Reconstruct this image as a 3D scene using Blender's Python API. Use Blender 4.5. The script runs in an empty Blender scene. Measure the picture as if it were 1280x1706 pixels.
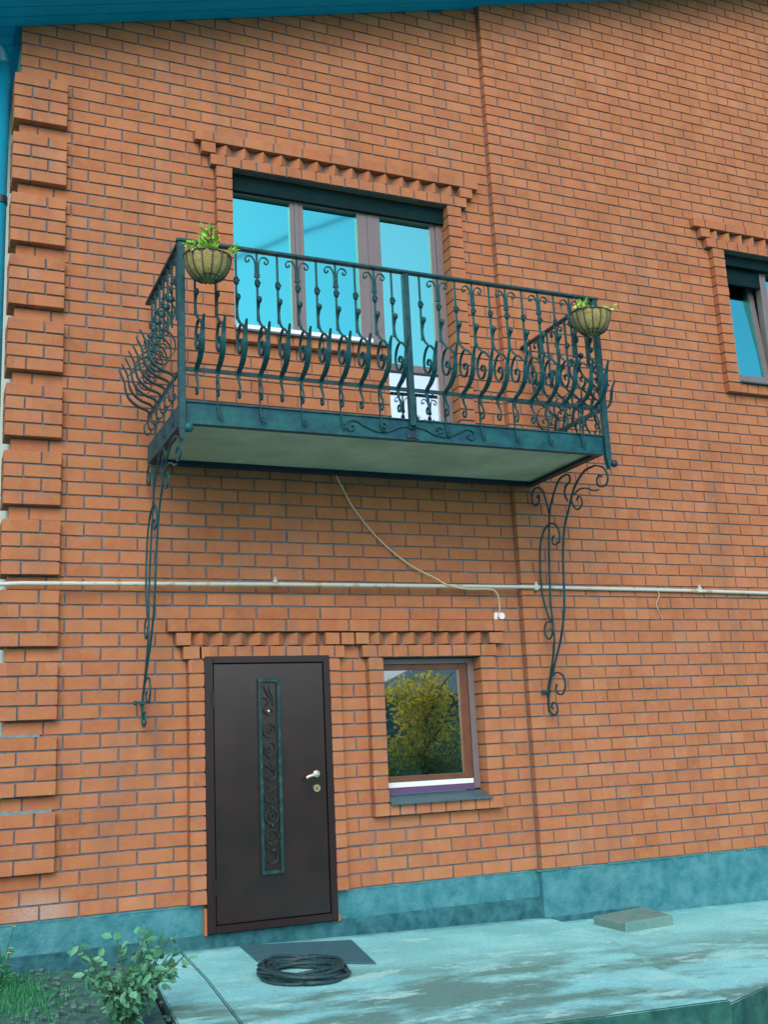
import bpy, bmesh, math, random
from mathutils import Vector, Matrix
random.seed(7)
sc = bpy.context.scene
COL = sc.collection

# ------------------------------------------------------------------ camera
CAMP = (-0.96, -7.823, 1.026)
CR = ((0.9175612, -0.3948309, -0.0467980),
      (0.0418184, 0.2128864, -0.9761816),
      (0.3953893, 0.8937494, 0.2118475))
cam = bpy.data.objects.new('camera', bpy.data.cameras.new('camera'))
COL.objects.link(cam)
cx_, cy_, cz_ = Vector(CR[0]), -Vector(CR[1]), -Vector(CR[2])
m3 = Matrix((cx_, cy_, cz_)).transposed()
cam.matrix_world = Matrix.Translation(CAMP) @ m3.to_4x4()
cam.data.sensor_fit = 'HORIZONTAL'
cam.data.sensor_width = 36.0
cam.data.lens = 36.0 * 1792.0 / 1280.0
cam.data.clip_start = 0.05
cam.data.clip_end = 2000
sc.camera = cam

def project(p):
    d = Vector(p) - Vector(CAMP)
    x = d.dot(Vector(CR[0])); y = d.dot(Vector(CR[1])); z = d.dot(Vector(CR[2]))
    return 640 + 1792 * x / z, 853 + 1792 * y / z

# ------------------------------------------------------------------ light
SUN_EL, SUN_AZ = 36.0, 203.0      # compass-like: azimuth measured from +Y clockwise
w = bpy.data.worlds.new('World'); sc.world = w; w.use_nodes = True
nt = w.node_tree; nt.nodes.clear()
wo = nt.nodes.new('ShaderNodeOutputWorld'); bg = nt.nodes.new('ShaderNodeBackground')
sky = nt.nodes.new('ShaderNodeTexSky'); sky.sky_type = 'NISHITA'; sky.sun_disc = False
sky.sun_elevation = math.radians(SUN_EL); sky.sun_rotation = math.radians(SUN_AZ)
sky.air_density = 1.0; sky.dust_density = 1.2; sky.ozone_density = 1.0
bg.inputs['Strength'].default_value = 0.15
nt.links.new(sky.outputs[0], bg.inputs[0]); nt.links.new(bg.outputs[0], wo.inputs[0])
sun = bpy.data.objects.new('sun', bpy.data.lights.new('sun', 'SUN')); COL.objects.link(sun)
sun.data.energy = 1.25; sun.data.angle = math.radians(45); sun.data.color = (1.0, 0.93, 0.82)
a_, e_ = math.radians(SUN_AZ), math.radians(SUN_EL)
sdir = Vector((math.sin(a_) * math.cos(e_), math.cos(a_) * math.cos(e_), math.sin(e_)))
sun.rotation_euler = sdir.to_track_quat('Z', 'Y').to_euler()
sc.view_settings.view_transform = 'Standard'
sc.view_settings.look = 'None'
sc.view_settings.gamma = 1.0
sc.view_settings.use_curve_mapping = False
sc.view_settings.exposure = 0.58

# ------------------------------------------------------------------ materials
def mat(name, col, rough=0.7, metal=0.0, spec=0.5, var=0.0, scale=8.0, col2=None, bump=0.0, bscale=60.0, detail=4.0, spread=(0.35, 0.65), coat=0.0):
    m = bpy.data.materials.new(name); m.use_nodes = True
    n = m.node_tree.nodes; l = m.node_tree.links
    b = n['Principled BSDF']
    b.inputs['Base Color'].default_value = (*col, 1)
    b.inputs['Roughness'].default_value = rough
    b.inputs['Metallic'].default_value = metal
    b.inputs['Specular IOR Level'].default_value = spec
    b.inputs['Coat Weight'].default_value = coat
    tc = n.new('ShaderNodeTexCoord')
    if col2 is not None:
        no = n.new('ShaderNodeTexNoise'); no.inputs['Scale'].default_value = scale
        no.inputs['Detail'].default_value = detail; no.inputs['Roughness'].default_value = 0.6
        geo = n.new('ShaderNodeNewGeometry')
        l.new(geo.outputs['Position'], no.inputs['Vector'])
        r = n.new('ShaderNodeMapRange'); r.inputs[1].default_value = spread[0]; r.inputs[2].default_value = spread[1]
        l.new(no.outputs['Fac'], r.inputs[0])
        mx = n.new('ShaderNodeMix'); mx.data_type = 'RGBA'
        mx.inputs[6].default_value = (*col, 1); mx.inputs[7].default_value = (*col2, 1)
        l.new(r.outputs[0], mx.inputs[0]); l.new(mx.outputs[2], b.inputs['Base Color'])
    if bump:
        geo2 = n.new('ShaderNodeNewGeometry')
        nb = n.new('ShaderNodeTexNoise'); nb.inputs['Scale'].default_value = bscale; nb.inputs['Detail'].default_value = 5
        l.new(geo2.outputs['Position'], nb.inputs['Vector'])
        bu = n.new('ShaderNodeBump'); bu.inputs['Strength'].default_value = bump; bu.inputs['Distance'].default_value = 0.01
        l.new(nb.outputs['Fac'], bu.inputs['Height']); l.new(bu.outputs[0], b.inputs['Normal'])
    return m

PITCH, CO = 0.25577, 0.1

def brick_mat():
    m = bpy.data.materials.new('fired_clay_brick'); m.use_nodes = True
    n = m.node_tree.nodes; l = m.node_tree.links; b = n['Principled BSDF']
    b.inputs['Roughness'].default_value = 0.82; b.inputs['Specular IOR Level'].default_value = 0.25
    geo = n.new('ShaderNodeNewGeometry'); sep = n.new('ShaderNodeSeparateXYZ'); l.new(geo.outputs['Position'], sep.inputs[0])
    def mth(op, a, bb=None, cc=None):
        q = n.new('ShaderNodeMath'); q.operation = op
        for i, v in enumerate((a, bb, cc)):
            if v is None: continue
            if isinstance(v, (int, float)): q.inputs[i].default_value = v
            else: l.new(v, q.inputs[i])
        return q.outputs[0]
    cz = mth('FLOOR', mth('DIVIDE', sep.outputs[2], CO))
    sh = mth('MULTIPLY', mth('MODULO', mth('ADD', cz, 100.0), 2.0), 0.5)
    cx = mth('FLOOR', mth('ADD', mth('SUBTRACT', mth('DIVIDE', sep.outputs[0], PITCH), 0.5), sh))
    cb = n.new('ShaderNodeCombineXYZ'); l.new(cx, cb.inputs[0]); l.new(cz, cb.inputs[1])
    wn = n.new('ShaderNodeTexWhiteNoise'); wn.noise_dimensions = '2D'; l.new(cb.outputs[0], wn.inputs['Vector'])
    ramp = n.new('ShaderNodeValToRGB'); l.new(wn.outputs['Value'], ramp.inputs[0])
    e = ramp.color_ramp.elements
    e[0].position = 0.0; e[0].color = (0.395, 0.143, 0.066, 1)
    e[1].position = 1.0; e[1].color = (0.475, 0.198, 0.098, 1)
    x = e.new(0.45); x.color = (0.432, 0.166, 0.078, 1)
    x = e.new(0.93); x.color = (0.450, 0.181, 0.088, 1)
    # slow drift and blotches of firing
    no = n.new('ShaderNodeTexNoise'); no.inputs['Scale'].default_value = 7.0; no.inputs['Detail'].default_value = 6.0
    l.new(geo.outputs['Position'], no.inputs['Vector'])
    r = n.new('ShaderNodeMapRange'); r.inputs[1].default_value = 0.3; r.inputs[2].default_value = 0.7; r.inputs[3].default_value = 0.90; r.inputs[4].default_value = 1.08
    l.new(no.outputs['Fac'], r.inputs[0])
    nf = n.new('ShaderNodeTexNoise'); nf.inputs['Scale'].default_value = 170.0; nf.inputs['Detail'].default_value = 3.0
    l.new(geo.outputs['Position'], nf.inputs['Vector'])
    r2 = n.new('ShaderNodeMapRange'); r2.inputs[1].default_value = 0.3; r2.inputs[2].default_value = 0.7; r2.inputs[3].default_value = 0.86; r2.inputs[4].default_value = 1.12
    l.new(nf.outputs['Fac'], r2.inputs[0])
    vm = n.new('ShaderNodeVectorMath'); vm.operation = 'SCALE'; l.new(ramp.outputs[0], vm.inputs[0]); l.new(mth('MULTIPLY', r.outputs[0], r2.outputs[0]), vm.inputs['Scale'])
    # lime bloom: pale stains near the ground at the corner and a few odd bricks
    nb = n.new('ShaderNodeTexNoise'); nb.inputs['Scale'].default_value = 3.3; nb.inputs['Detail'].default_value = 5.0
    l.new(geo.outputs['Position'], nb.inputs['Vector'])
    rb = n.new('ShaderNodeMapRange'); rb.inputs[1].default_value = 0.55; rb.inputs[2].default_value = 0.8; rb.inputs[4].default_value = 0.16
    l.new(nb.outputs['Fac'], rb.inputs[0])
    dx = mth('SUBTRACT', sep.outputs[0], -0.12); dz = mth('SUBTRACT', sep.outputs[2], 0.05)
    dist = mth('SQRT', mth('ADD', mth('MULTIPLY', dx, dx), mth('MULTIPLY', mth('MULTIPLY', dz, dz), 3.0)))
    rc = n.new('ShaderNodeMapRange'); rc.inputs[1].default_value = 0.10; rc.inputs[2].default_value = 0.28; rc.inputs[3].default_value = 1.0; rc.inputs[4].default_value = 0.0
    l.new(dist, rc.inputs[0])
    stain = mth('MULTIPLY', rc.outputs[0], mth('GREATER_THAN', nf.outputs['Fac'], 0.42))
    mx = n.new('ShaderNodeMix'); mx.data_type = 'RGBA'; l.new(mth('MAXIMUM', rb.outputs[0], mth('MULTIPLY', stain, 0.8)), mx.inputs[0])
    # uneven firing: pinkish and ochre patches inside single bricks, grime streaks running down
    def tint(src, scale, lo, hi, amount, colour, stretch=None):
        q = n.new('ShaderNodeTexNoise'); q.inputs['Scale'].default_value = scale; q.inputs['Detail'].default_value = 5
        if stretch:
            mp = n.new('ShaderNodeMapping'); mp.inputs['Scale'].default_value = stretch; l.new(geo.outputs['Position'], mp.inputs[0]); l.new(mp.outputs[0], q.inputs['Vector'])
        else: l.new(geo.outputs['Position'], q.inputs['Vector'])
        rr = n.new('ShaderNodeMapRange'); rr.inputs[1].default_value = lo; rr.inputs[2].default_value = hi; rr.inputs[4].default_value = amount
        l.new(q.outputs['Fac'], rr.inputs[0])
        m2 = n.new('ShaderNodeMix'); m2.data_type = 'RGBA'; l.new(rr.outputs[0], m2.inputs[0]); l.new(src, m2.inputs[6]); m2.inputs[7].default_value = (*colour, 1)
        return m2.outputs[2]
    base = tint(vm.outputs[0], 16.0, 0.48, 0.66, 0.55, (0.40, 0.205, 0.060))
    base = tint(base, 12.0, 0.52, 0.70, 0.50, (0.42, 0.150, 0.105))
    base = tint(base, 1.0, 0.52, 0.72, 0.40, (0.23, 0.125, 0.085), (5.0, 5.0, 0.55))
    base = tint(base, 27.0, 0.64, 0.72, 0.50, (0.36, 0.27, 0.21))
    l.new(base, mx.inputs[6]); mx.inputs[7].default_value = (0.45, 0.36, 0.30, 1)
    l.new(mx.outputs[2], b.inputs['Base Color'])
    bu = n.new('ShaderNodeBump'); bu.inputs['Strength'].default_value = 0.35; bu.inputs['Distance'].default_value = 0.003
    l.new(nf.outputs['Fac'], bu.inputs['Height']); l.new(bu.outputs[0], b.inputs['Normal'])
    return m

M_BRICK = brick_mat()
M_MORTAR = mat('grey_mortar', (0.095, 0.120, 0.155), 0.95, col2=(0.16, 0.185, 0.20), scale=12, bump=0.4)
M_PLINTH = mat('teal_grey_cement_render', (0.016, 0.165, 0.205), 0.9, col2=(0.075, 0.27, 0.31), scale=7.5, bump=0.9, bscale=40, detail=8)
M_FOOT = mat('damp_cement_footing', (0.004, 0.080, 0.105), 0.85, col2=(0.035, 0.17, 0.20), scale=11, bump=0.9, bscale=40, detail=8)
M_IRON = mat('patinated_wrought_iron', (0.002, 0.040, 0.060), 0.45, spec=0.35, col2=(0.008, 0.085, 0.092), scale=22, bump=0.3, bscale=90)
M_IRON2 = mat('painted_steel_channel', (0.002, 0.055, 0.090), 0.5, spec=0.3, col2=(0.010, 0.115, 0.125), scale=9, bump=0.25, bscale=50)
M_DARKST = mat('dark_steel_angle', (0.006, 0.022, 0.045), 0.5)
M_SLAB = mat('cast_concrete_soffit', (0.38, 0.45, 0.33), 0.9, col2=(0.56, 0.60, 0.46), scale=2.3, bump=0.5, bscale=30, detail=7)
M_SOFFIT = mat('blue_soffit_boards', (0.001, 0.36, 0.68), 0.8, col2=(0.002, 0.42, 0.72), spec=0.2, scale=3)
M_GUTTER = mat('blue_painted_pipe', (0.002, 0.22, 0.36), 0.35, spec=0.6)
M_CREAM = mat('cream_side_render', (0.84, 0.80, 0.62), 0.9, col2=(0.80, 0.76, 0.6), scale=4)
M_FRAME = mat('brown_window_frame', (0.165, 0.145, 0.155), 0.35, spec=0.5, col2=(0.185, 0.16, 0.165), scale=9)
M_FRAMER = mat('mahogany_window_frame', (0.17, 0.065, 0.035), 0.35, spec=0.5, col2=(0.12, 0.05, 0.03), scale=9)
M_VIOLET = mat('violet_brown_frame', (0.12, 0.065, 0.17), 0.35, spec=0.5)
M_WHITE = mat('white_plastic', (0.80, 0.82, 0.82), 0.4)
M_SILL = mat('grey_metal_sill', (0.050, 0.105, 0.125), 0.45, spec=0.5, col2=(0.065, 0.13, 0.15), scale=10)
M_DOOR = mat('dark_brown_steel_door', (0.012, 0.007, 0.007), 0.25, spec=0.8, col2=(0.024, 0.011, 0.009), scale=5, bump=0.05, bscale=160)
M_DOORF = mat('dark_brown_door_frame', (0.020, 0.011, 0.012), 0.3, col2=(0.020, 0.010, 0.012), scale=7, bump=0.1, bscale=120)
M_GRILLE = mat('green_bronze_grille', (0.004, 0.040, 0.048), 0.4, metal=0.2, col2=(0.04, 0.13, 0.085), scale=30, bump=0.4, bscale=90, spread=(0.5, 0.75))
M_GRILLED = mat('black_bronze_scroll', (0.018, 0.028, 0.028), 0.4, metal=0.3, col2=(0.05, 0.10, 0.09), scale=35, spread=(0.5, 0.75))
M_BRASS = mat('worn_brass', (0.62, 0.50, 0.25), 0.3, metal=0.8)
M_CHROME = mat('pale_handle_metal', (0.80, 0.72, 0.60), 0.3, metal=0.5)
M_PIPE = mat('flaking_white_pipe_paint', (0.52, 0.58, 0.52), 0.45, col2=(0.42, 0.36, 0.26), scale=9, spread=(0.56, 0.66), bump=0.3, bscale=60)
M_CABLE = mat('ivory_cable', (0.55, 0.50, 0.34), 0.5)
M_COIR = mat('coconut_coir_liner', (0.30, 0.24, 0.085), 0.95, col2=(0.42, 0.36, 0.14), scale=26, bump=1.0, bscale=120)
M_COIRB = mat('dark_wire_basket', (0.035, 0.05, 0.05), 0.5)
M_MAT = mat('grey_rubber_doormat', (0.035, 0.135, 0.165), 0.9, col2=(0.045, 0.16, 0.19), scale=20, bump=0.6, bscale=200)
M_COIL = mat('black_rubber_hose', (0.008, 0.035, 0.050), 0.5, col2=(0.02, 0.07, 0.07), scale=40)
M_STEP = mat('mossy_concrete_block', (0.19, 0.30, 0.25), 0.95, col2=(0.10, 0.26, 0.25), scale=9, bump=0.7, bscale=50)
M_SOIL = mat('garden_soil', (0.008, 0.11, 0.10), 1.0, col2=(0.09, 0.20, 0.15), scale=13, bump=1.0, bscale=30, detail=8)
M_YARD = mat('yard_ground', (0.012, 0.20, 0.18), 0.95, col2=(0.04, 0.26, 0.20), scale=3, bump=0.6, bscale=25, detail=8)
M_SLABEDGE = mat('dark_green_slab_edge', (0.006, 0.075, 0.070), 0.95, col2=(0.03, 0.16, 0.13), scale=9, bump=0.8, bscale=30, detail=8)
M_RUST = mat('exposed_clay_edge', (0.40, 0.14, 0.06), 0.8)

def concrete_mat():
    m = mat('pale_weathered_concrete', (0.30, 0.78, 0.77), 0.85, col2=(0.22, 0.62, 0.62), scale=2.0, bump=0.5, bscale=35, detail=9, spread=(0.38, 0.62))
    n = m.node_tree.nodes; l = m.node_tree.links; b = n['Principled BSDF']
    src = b.inputs['Base Color'].links[0].from_socket
    geo = n.new('ShaderNodeNewGeometry'); mp = n.new('ShaderNodeMapping'); l.new(geo.outputs['Position'], mp.inputs[0])
    mp.inputs['Scale'].default_value = (0.75, 1.55, 1.0)
    mp.inputs['Rotation'].default_value = (0, 0, math.radians(-12))
    no = n.new('ShaderNodeTexNoise'); no.inputs['Scale'].default_value = 1.25; no.inputs['Detail'].default_value = 7; no.inputs['Roughness'].default_value = 0.62; no.inputs['Distortion'].default_value = 0.15
    l.new(mp.outputs[0], no.inputs['Vector'])
    r = n.new('ShaderNodeMapRange'); r.inputs[1].default_value = 0.44; r.inputs[2].default_value = 0.54
    l.new(no.outputs['Fac'], r.inputs[0])
    sx = n.new('ShaderNodeSeparateXYZ'); l.new(geo.outputs['Position'], sx.inputs[0])
    ry = n.new('ShaderNodeMapRange'); ry.inputs[1].default_value = -0.9; ry.inputs[2].default_value = -1.7
    l.new(sx.outputs[1], ry.inputs[0])
    mu = n.new('ShaderNodeMath'); mu.operation = 'MULTIPLY'; l.new(r.outputs[0], mu.inputs[0]); l.new(ry.outputs[0], mu.inputs[1])
    mx = n.new('ShaderNodeMix'); mx.data_type = 'RGBA'; l.new(mu.outputs[0], mx.inputs[0]); l.new(src, mx.inputs[6])
    mx.inputs[7].default_value = (0.13, 0.30, 0.26, 1)
    n2 = n.new('ShaderNodeTexNoise'); n2.inputs['Scale'].default_value = 3.6; n2.inputs['Detail'].default_value = 8; n2.inputs['Roughness'].default_value = 0.7
    l.new(mp.outputs[0], n2.inputs['Vector'])
    r3 = n.new('ShaderNodeMapRange'); r3.inputs[1].default_value = 0.54; r3.inputs[2].default_value = 0.62; r3.inputs[4].default_value = 0.9
    l.new(n2.outputs['Fac'], r3.inputs[0])
    mx2 = n.new('ShaderNodeMix'); mx2.data_type = 'RGBA'; l.new(r3.outputs[0], mx2.inputs[0]); l.new(mx.outputs[2], mx2.inputs[6]); mx2.inputs[7].default_value = (0.42, 0.78, 0.72, 1)
    n3 = n.new('ShaderNodeTexNoise'); n3.inputs['Scale'].default_value = 45; n3.inputs['Detail'].default_value = 6; n3.inputs['Roughness'].default_value = 0.75
    l.new(geo.outputs['Position'], n3.inputs['Vector'])
    r4 = n.new('ShaderNodeMapRange'); r4.inputs[1].default_value = 0.3; r4.inputs[2].default_value = 0.7; r4.inputs[3].default_value = 0.75; r4.inputs[4].default_value = 1.15
    l.new(n3.outputs['Fac'], r4.inputs[0])
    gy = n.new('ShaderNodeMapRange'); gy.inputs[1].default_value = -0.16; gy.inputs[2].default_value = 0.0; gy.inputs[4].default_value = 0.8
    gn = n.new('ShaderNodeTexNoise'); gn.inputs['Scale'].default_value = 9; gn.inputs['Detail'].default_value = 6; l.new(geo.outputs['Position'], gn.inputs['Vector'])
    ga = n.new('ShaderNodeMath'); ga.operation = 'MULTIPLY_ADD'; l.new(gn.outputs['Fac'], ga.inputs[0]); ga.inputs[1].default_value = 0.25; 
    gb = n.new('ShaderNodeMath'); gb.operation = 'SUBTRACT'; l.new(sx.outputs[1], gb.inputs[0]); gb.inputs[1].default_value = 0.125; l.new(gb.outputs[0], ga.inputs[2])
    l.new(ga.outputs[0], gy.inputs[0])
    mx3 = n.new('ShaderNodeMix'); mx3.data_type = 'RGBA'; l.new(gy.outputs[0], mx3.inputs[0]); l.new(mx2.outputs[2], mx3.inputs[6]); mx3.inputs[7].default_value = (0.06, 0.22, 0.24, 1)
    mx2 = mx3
    sc2 = n.new('ShaderNodeVectorMath'); sc2.operation = 'SCALE'; l.new(mx2.outputs[2], sc2.inputs[0]); l.new(r4.outputs[0], sc2.inputs['Scale'])
    l.new(sc2.outputs[0], b.inputs['Base Color'])
    return m
M_CONC = concrete_mat()

def glass_mat(name, tint, rough, mirror):
    m = bpy.data.materials.new(name); m.use_nodes = True
    n = m.node_tree.nodes; l = m.node_tree.links; n.remove(n['Principled BSDF'])
    out = n['Material Output']
    d = n.new('ShaderNodeBsdfDiffuse'); d.inputs[0].default_value = (0.01, 0.03, 0.04, 1)
    g = n.new('ShaderNodeBsdfGlossy'); g.inputs[0].default_value = (*tint, 1); g.inputs[1].default_value = rough
    mx = n.new('ShaderNodeMixShader'); mx.inputs[0].default_value = mirror
    no = n.new('ShaderNodeTexNoise'); no.inputs['Scale'].default_value = 1.6; no.inputs['Detail'].default_value = 1
    geo = n.new('ShaderNodeNewGeometry'); l.new(geo.outputs['Position'], no.inputs['Vector'])
    bu = n.new('ShaderNodeBump'); bu.inputs['Strength'].default_value = 0.05; bu.inputs['Distance'].default_value = 0.02
    l.new(no.outputs['Fac'], bu.inputs['Height']); l.new(bu.outputs[0], g.inputs['Normal'])
    l.new(d.outputs[0], mx.inputs[1]); l.new(g.outputs[0], mx.inputs[2]); l.new(mx.outputs[0], out.inputs[0])
    return m
M_GLASS = glass_mat('sky_reflecting_glass', (0.12, 0.70, 0.66), 0.05, 0.94)
M_GLASSL = glass_mat('pale_sky_reflecting_glass', (0.24, 0.78, 0.68), 0.05, 0.96)
M_GLASSD = glass_mat('tree_reflecting_glass', (0.95, 1.0, 0.95), 0.015, 0.85)
M_GLASSW = glass_mat('bright_reflecting_panel', (1.0, 1.0, 1.0), 0.02, 0.97)

def leaf_mat(name, c1, c2, c3=None):
    m = bpy.data.materials.new(name); m.use_nodes = True
    n = m.node_tree.nodes; l = m.node_tree.links; b = n['Principled BSDF']
    geo = n.new('ShaderNodeNewGeometry'); r = n.new('ShaderNodeValToRGB'); l.new(geo.outputs['Random Per Island'], r.inputs[0])
    r.color_ramp.elements[0].color = (*c1, 1); r.color_ramp.elements[1].color = (*c2, 1)
    if c3: x = r.color_ramp.elements.new(0.85); x.color = (*c3, 1)
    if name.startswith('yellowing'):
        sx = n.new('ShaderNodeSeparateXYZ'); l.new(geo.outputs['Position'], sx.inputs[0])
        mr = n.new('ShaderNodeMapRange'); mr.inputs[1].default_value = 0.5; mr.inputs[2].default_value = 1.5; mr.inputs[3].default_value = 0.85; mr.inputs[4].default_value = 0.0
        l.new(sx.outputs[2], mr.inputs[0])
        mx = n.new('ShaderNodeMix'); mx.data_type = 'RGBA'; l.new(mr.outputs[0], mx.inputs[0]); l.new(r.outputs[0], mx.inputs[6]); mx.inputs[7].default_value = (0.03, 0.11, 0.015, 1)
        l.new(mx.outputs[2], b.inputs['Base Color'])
    else:
        l.new(r.outputs[0], b.inputs['Base Color'])
    b.inputs['Roughness'].default_value = 0.55
    if name.startswith('yellowing'):
        tl = n.new('ShaderNodeBsdfTranslucent'); l.new(mx.outputs[2], tl.inputs[0]); ms = n.new('ShaderNodeMixShader'); ms.inputs[0].default_value = 0.5
        l.new(b.outputs[0], ms.inputs[1]); l.new(tl.outputs[0], ms.inputs[2]); l.new(ms.outputs[0], n['Material Output'].inputs[0])
    return m
M_LEAF = leaf_mat('shrub_leaves', (0.015, 0.14, 0.07), (0.04, 0.27, 0.14), (0.14, 0.42, 0.24))
M_LEAFP = leaf_mat('potted_plant_leaves', (0.08, 0.42, 0.02), (0.30, 0.72, 0.08), (0.55, 0.80, 0.15))
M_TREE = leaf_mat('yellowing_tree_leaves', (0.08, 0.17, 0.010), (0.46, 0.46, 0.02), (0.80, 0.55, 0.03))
M_GRASS = leaf_mat('grass_blades', (0.01, 0.16, 0.06), (0.03, 0.30, 0.10))
M_STEM = mat('plant_stem', (0.05, 0.12, 0.05), 0.8)
M_BARK = mat('tree_bark', (0.07, 0.05, 0.035), 0.9)
M_FLOWER = mat('yellow_petals', (0.75, 0.72, 0.10), 0.6)
M_STONE = mat('grey_pebbles', (0.04, 0.14, 0.14), 0.9, col2=(0.12, 0.20, 0.18), scale=6)
M_NWALL = mat('neighbour_wall', (0.02, 0.09, 0.10), 0.9)
M_NROOF = mat('neighbour_roof', (0.30, 0.33, 0.33), 0.6)
M_HEADSHADE = mat('window_head_shade', (0.003, 0.018, 0.023), 0.7, spec=0.1, col2=(0.004, 0.026, 0.03), scale=8)  # shade of the recessed window heads, painted as a dark colour
M_CAP = mat('pale_mortar_capping', (0.20, 0.38, 0.40), 0.95, col2=(0.16, 0.20, 0.20), scale=20, bump=0.5)
M_WIRE = mat('overhead_wire', (0.02, 0.05, 0.08), 0.6)

# ------------------------------------------------------------------ mesh helpers
class MB:
    def __init__(s): s.v = []; s.f = []
    def box(s, x0, x1, y0, y1, z0, z1):
        b = len(s.v)
        s.v += [(x, y, z) for z in (z0, z1) for y in (y0, y1) for x in (x0, x1)]
        s.f += [tuple(b + i for i in q) for q in ((0, 2, 3, 1), (4, 5, 7, 6), (0, 1, 5, 4), (2, 6, 7, 3), (0, 4, 6, 2), (1, 3, 7, 5))]
        return s
    def prism(s, pts, axis, a0, a1):
        # pts: 2D outline; axis 'x': pts=(y,z)  'y': (x,z)  'z': (x,y)
        b = len(s.v); n = len(pts)
        def mk(p, a): return (a, p[0], p[1]) if axis == 'x' else ((p[0], a, p[1]) if axis == 'y' else (p[0], p[1], a))
        s.v += [mk(p, a0) for p in pts] + [mk(p, a1) for p in pts]
        s.f += [tuple(b + i for i in range(n))[::-1], tuple(b + n + i for i in range(n))]
        s.f += [(b + i, b + (i + 1) % n, b + n + (i + 1) % n, b + n + i) for i in range(n)]
        return s
    def ribbon(s, path, N, wN, wT):
        """rectangular bar swept along a path lying in the plane with normal N; wN across the plane, wT in it (both may be lists)"""
        N = Vector(N).normalized(); P = [Vector(p) for p in path]; n = len(P); b = len(s.v)
        for i, p in enumerate(P):
            t = (P[min(i + 1, n - 1)] - P[max(i - 1, 0)])
            if t.length < 1e-9: t = Vector((0, 0, 1))
            q = t.normalized().cross(N).normalized()
            a = (wN[i] if isinstance(wN, (list, tuple)) else wN) / 2; c = (wT[i] if isinstance(wT, (list, tuple)) else wT) / 2
            for u, v in ((-1, -1), (1, -1), (1, 1), (-1, 1)): s.v.append(tuple(p + N * a * u + q * c * v))
        for i in range(n - 1):
            o = b + 4 * i
            for k in range(4): s.f.append((o + k, o + (k + 1) % 4, o + 4 + (k + 1) % 4, o + 4 + k))
        s.f.append((b, b + 3, b + 2, b + 1)); o = b + 4 * (n - 1); s.f.append((o, o + 1, o + 2, o + 3))
        return s
    def tube(s, path, r, k=6):
        P = [Vector(p) for p in path]; n = len(P); b = len(s.v); up = None
        for i, p in enumerate(P):
            t = (P[min(i + 1, n - 1)] - P[max(i - 1, 0)]).normalized()
            if up is None: up = Vector((0, 0, 1)) if abs(t.z) < 0.9 else Vector((1, 0, 0))
            a = t.cross(up).normalized(); up = a.cross(t).normalized()
            rr = r[i] if isinstance(r, (list, tuple)) else r
            for j in range(k):
                g = 2 * math.pi * j / k; s.v.append(tuple(p + (a * math.cos(g) + up * math.sin(g)) * rr))
        for i in range(n - 1):
            for j in range(k): s.f.append((b + i * k + j, b + i * k + (j + 1) % k, b + (i + 1) * k + (j + 1) % k, b + (i + 1) * k + j))
        s.f.append(tuple(b + j for j in range(k))[::-1]); s.f.append(tuple(b + (n - 1) * k + j for j in range(k)))
        return s
    def ball(s, c, rx, ry=None, rz=None, nu=8, nv=5):
        ry = ry or rx; rz = rz or rx; b = len(s.v)
        s.v.append((c[0], c[1], c[2] - rz))
        for i in range(1, nv):
            ph = -math.pi / 2 + math.pi * i / nv
            for j in range(nu):
                th = 2 * math.pi * j / nu
                s.v.append((c[0] + rx * math.cos(ph) * math.cos(th), c[1] + ry * math.cos(ph) * math.sin(th), c[2] + rz * math.sin(ph)))
        s.v.append((c[0], c[1], c[2] + rz)); e = len(s.v) - 1
        for j in range(nu): s.f.append((b, b + 1 + (j + 1) % nu, b + 1 + j)); s.f.append((e, e - nu + j, e - nu + (j + 1) % nu))
        for i in range(nv - 2):
            for j in range(nu):
                o = b + 1 + i * nu; s.f.append((o + j, o + (j + 1) % nu, o + nu + (j + 1) % nu, o + nu + j))
        return s
    def cyl(s, c0, c1, r, k=12): return s.tube([c0, c1], r, k)
    def mesh(s, name, m, smooth=False, bevel=0.0):
        me = bpy.data.meshes.new(name); me.from_pydata(s.v, [], s.f)
        bm = bmesh.new(); bm.from_mesh(me); bmesh.ops.recalc_face_normals(bm, faces=bm.faces)
        if bevel: bmesh.ops.bevel(bm, geom=list(bm.edges), offset=bevel, segments=1, affect='EDGES')
        bm.to_mesh(me); bm.free()
        if smooth: me.polygons.foreach_set('use_smooth', [True] * len(me.polygons))
        me.materials.append(m); return me
    def build(s, name, m, parent=None, smooth=False, bevel=0.0):
        o = bpy.data.objects.new(name, s.mesh(name, m, smooth, bevel)); COL.objects.link(o)
        if parent is not None: o.parent = parent; o.matrix_parent_inverse = Matrix.Translation(-Vector(world_loc(parent)))
        return o

def world_loc(o):
    p = Vector(o.location)
    if o.parent is not None: p = p + Vector(world_loc(o.parent)) + o.matrix_parent_inverse.translation
    return p
def tag(o, label=None, cat=None, group=None, kind=None):
    if label: o['label'] = label
    if cat: o['category'] = cat
    if group: o['group'] = group
    if kind: o['kind'] = kind
    return o
def empty(name, loc, label=None, cat=None, group=None, parent=None):
    o = bpy.data.objects.new(name, None); COL.objects.link(o); o.location = loc; o.empty_display_size = 0.1
    if parent is not None: o.parent = parent; o.matrix_parent_inverse = Matrix.Translation(-Vector(world_loc(parent)))
    return tag(o, label, cat, group)
def link_copy(src, name, loc, parent):
    """another object on shared mesh data, placed at loc in world space"""
    o = bpy.data.objects.new(name, src); COL.objects.link(o); o.location = loc
    if parent is not None: o.parent = parent; o.matrix_parent_inverse = Matrix.Translation(-Vector(world_loc(parent)))
    return o
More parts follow.
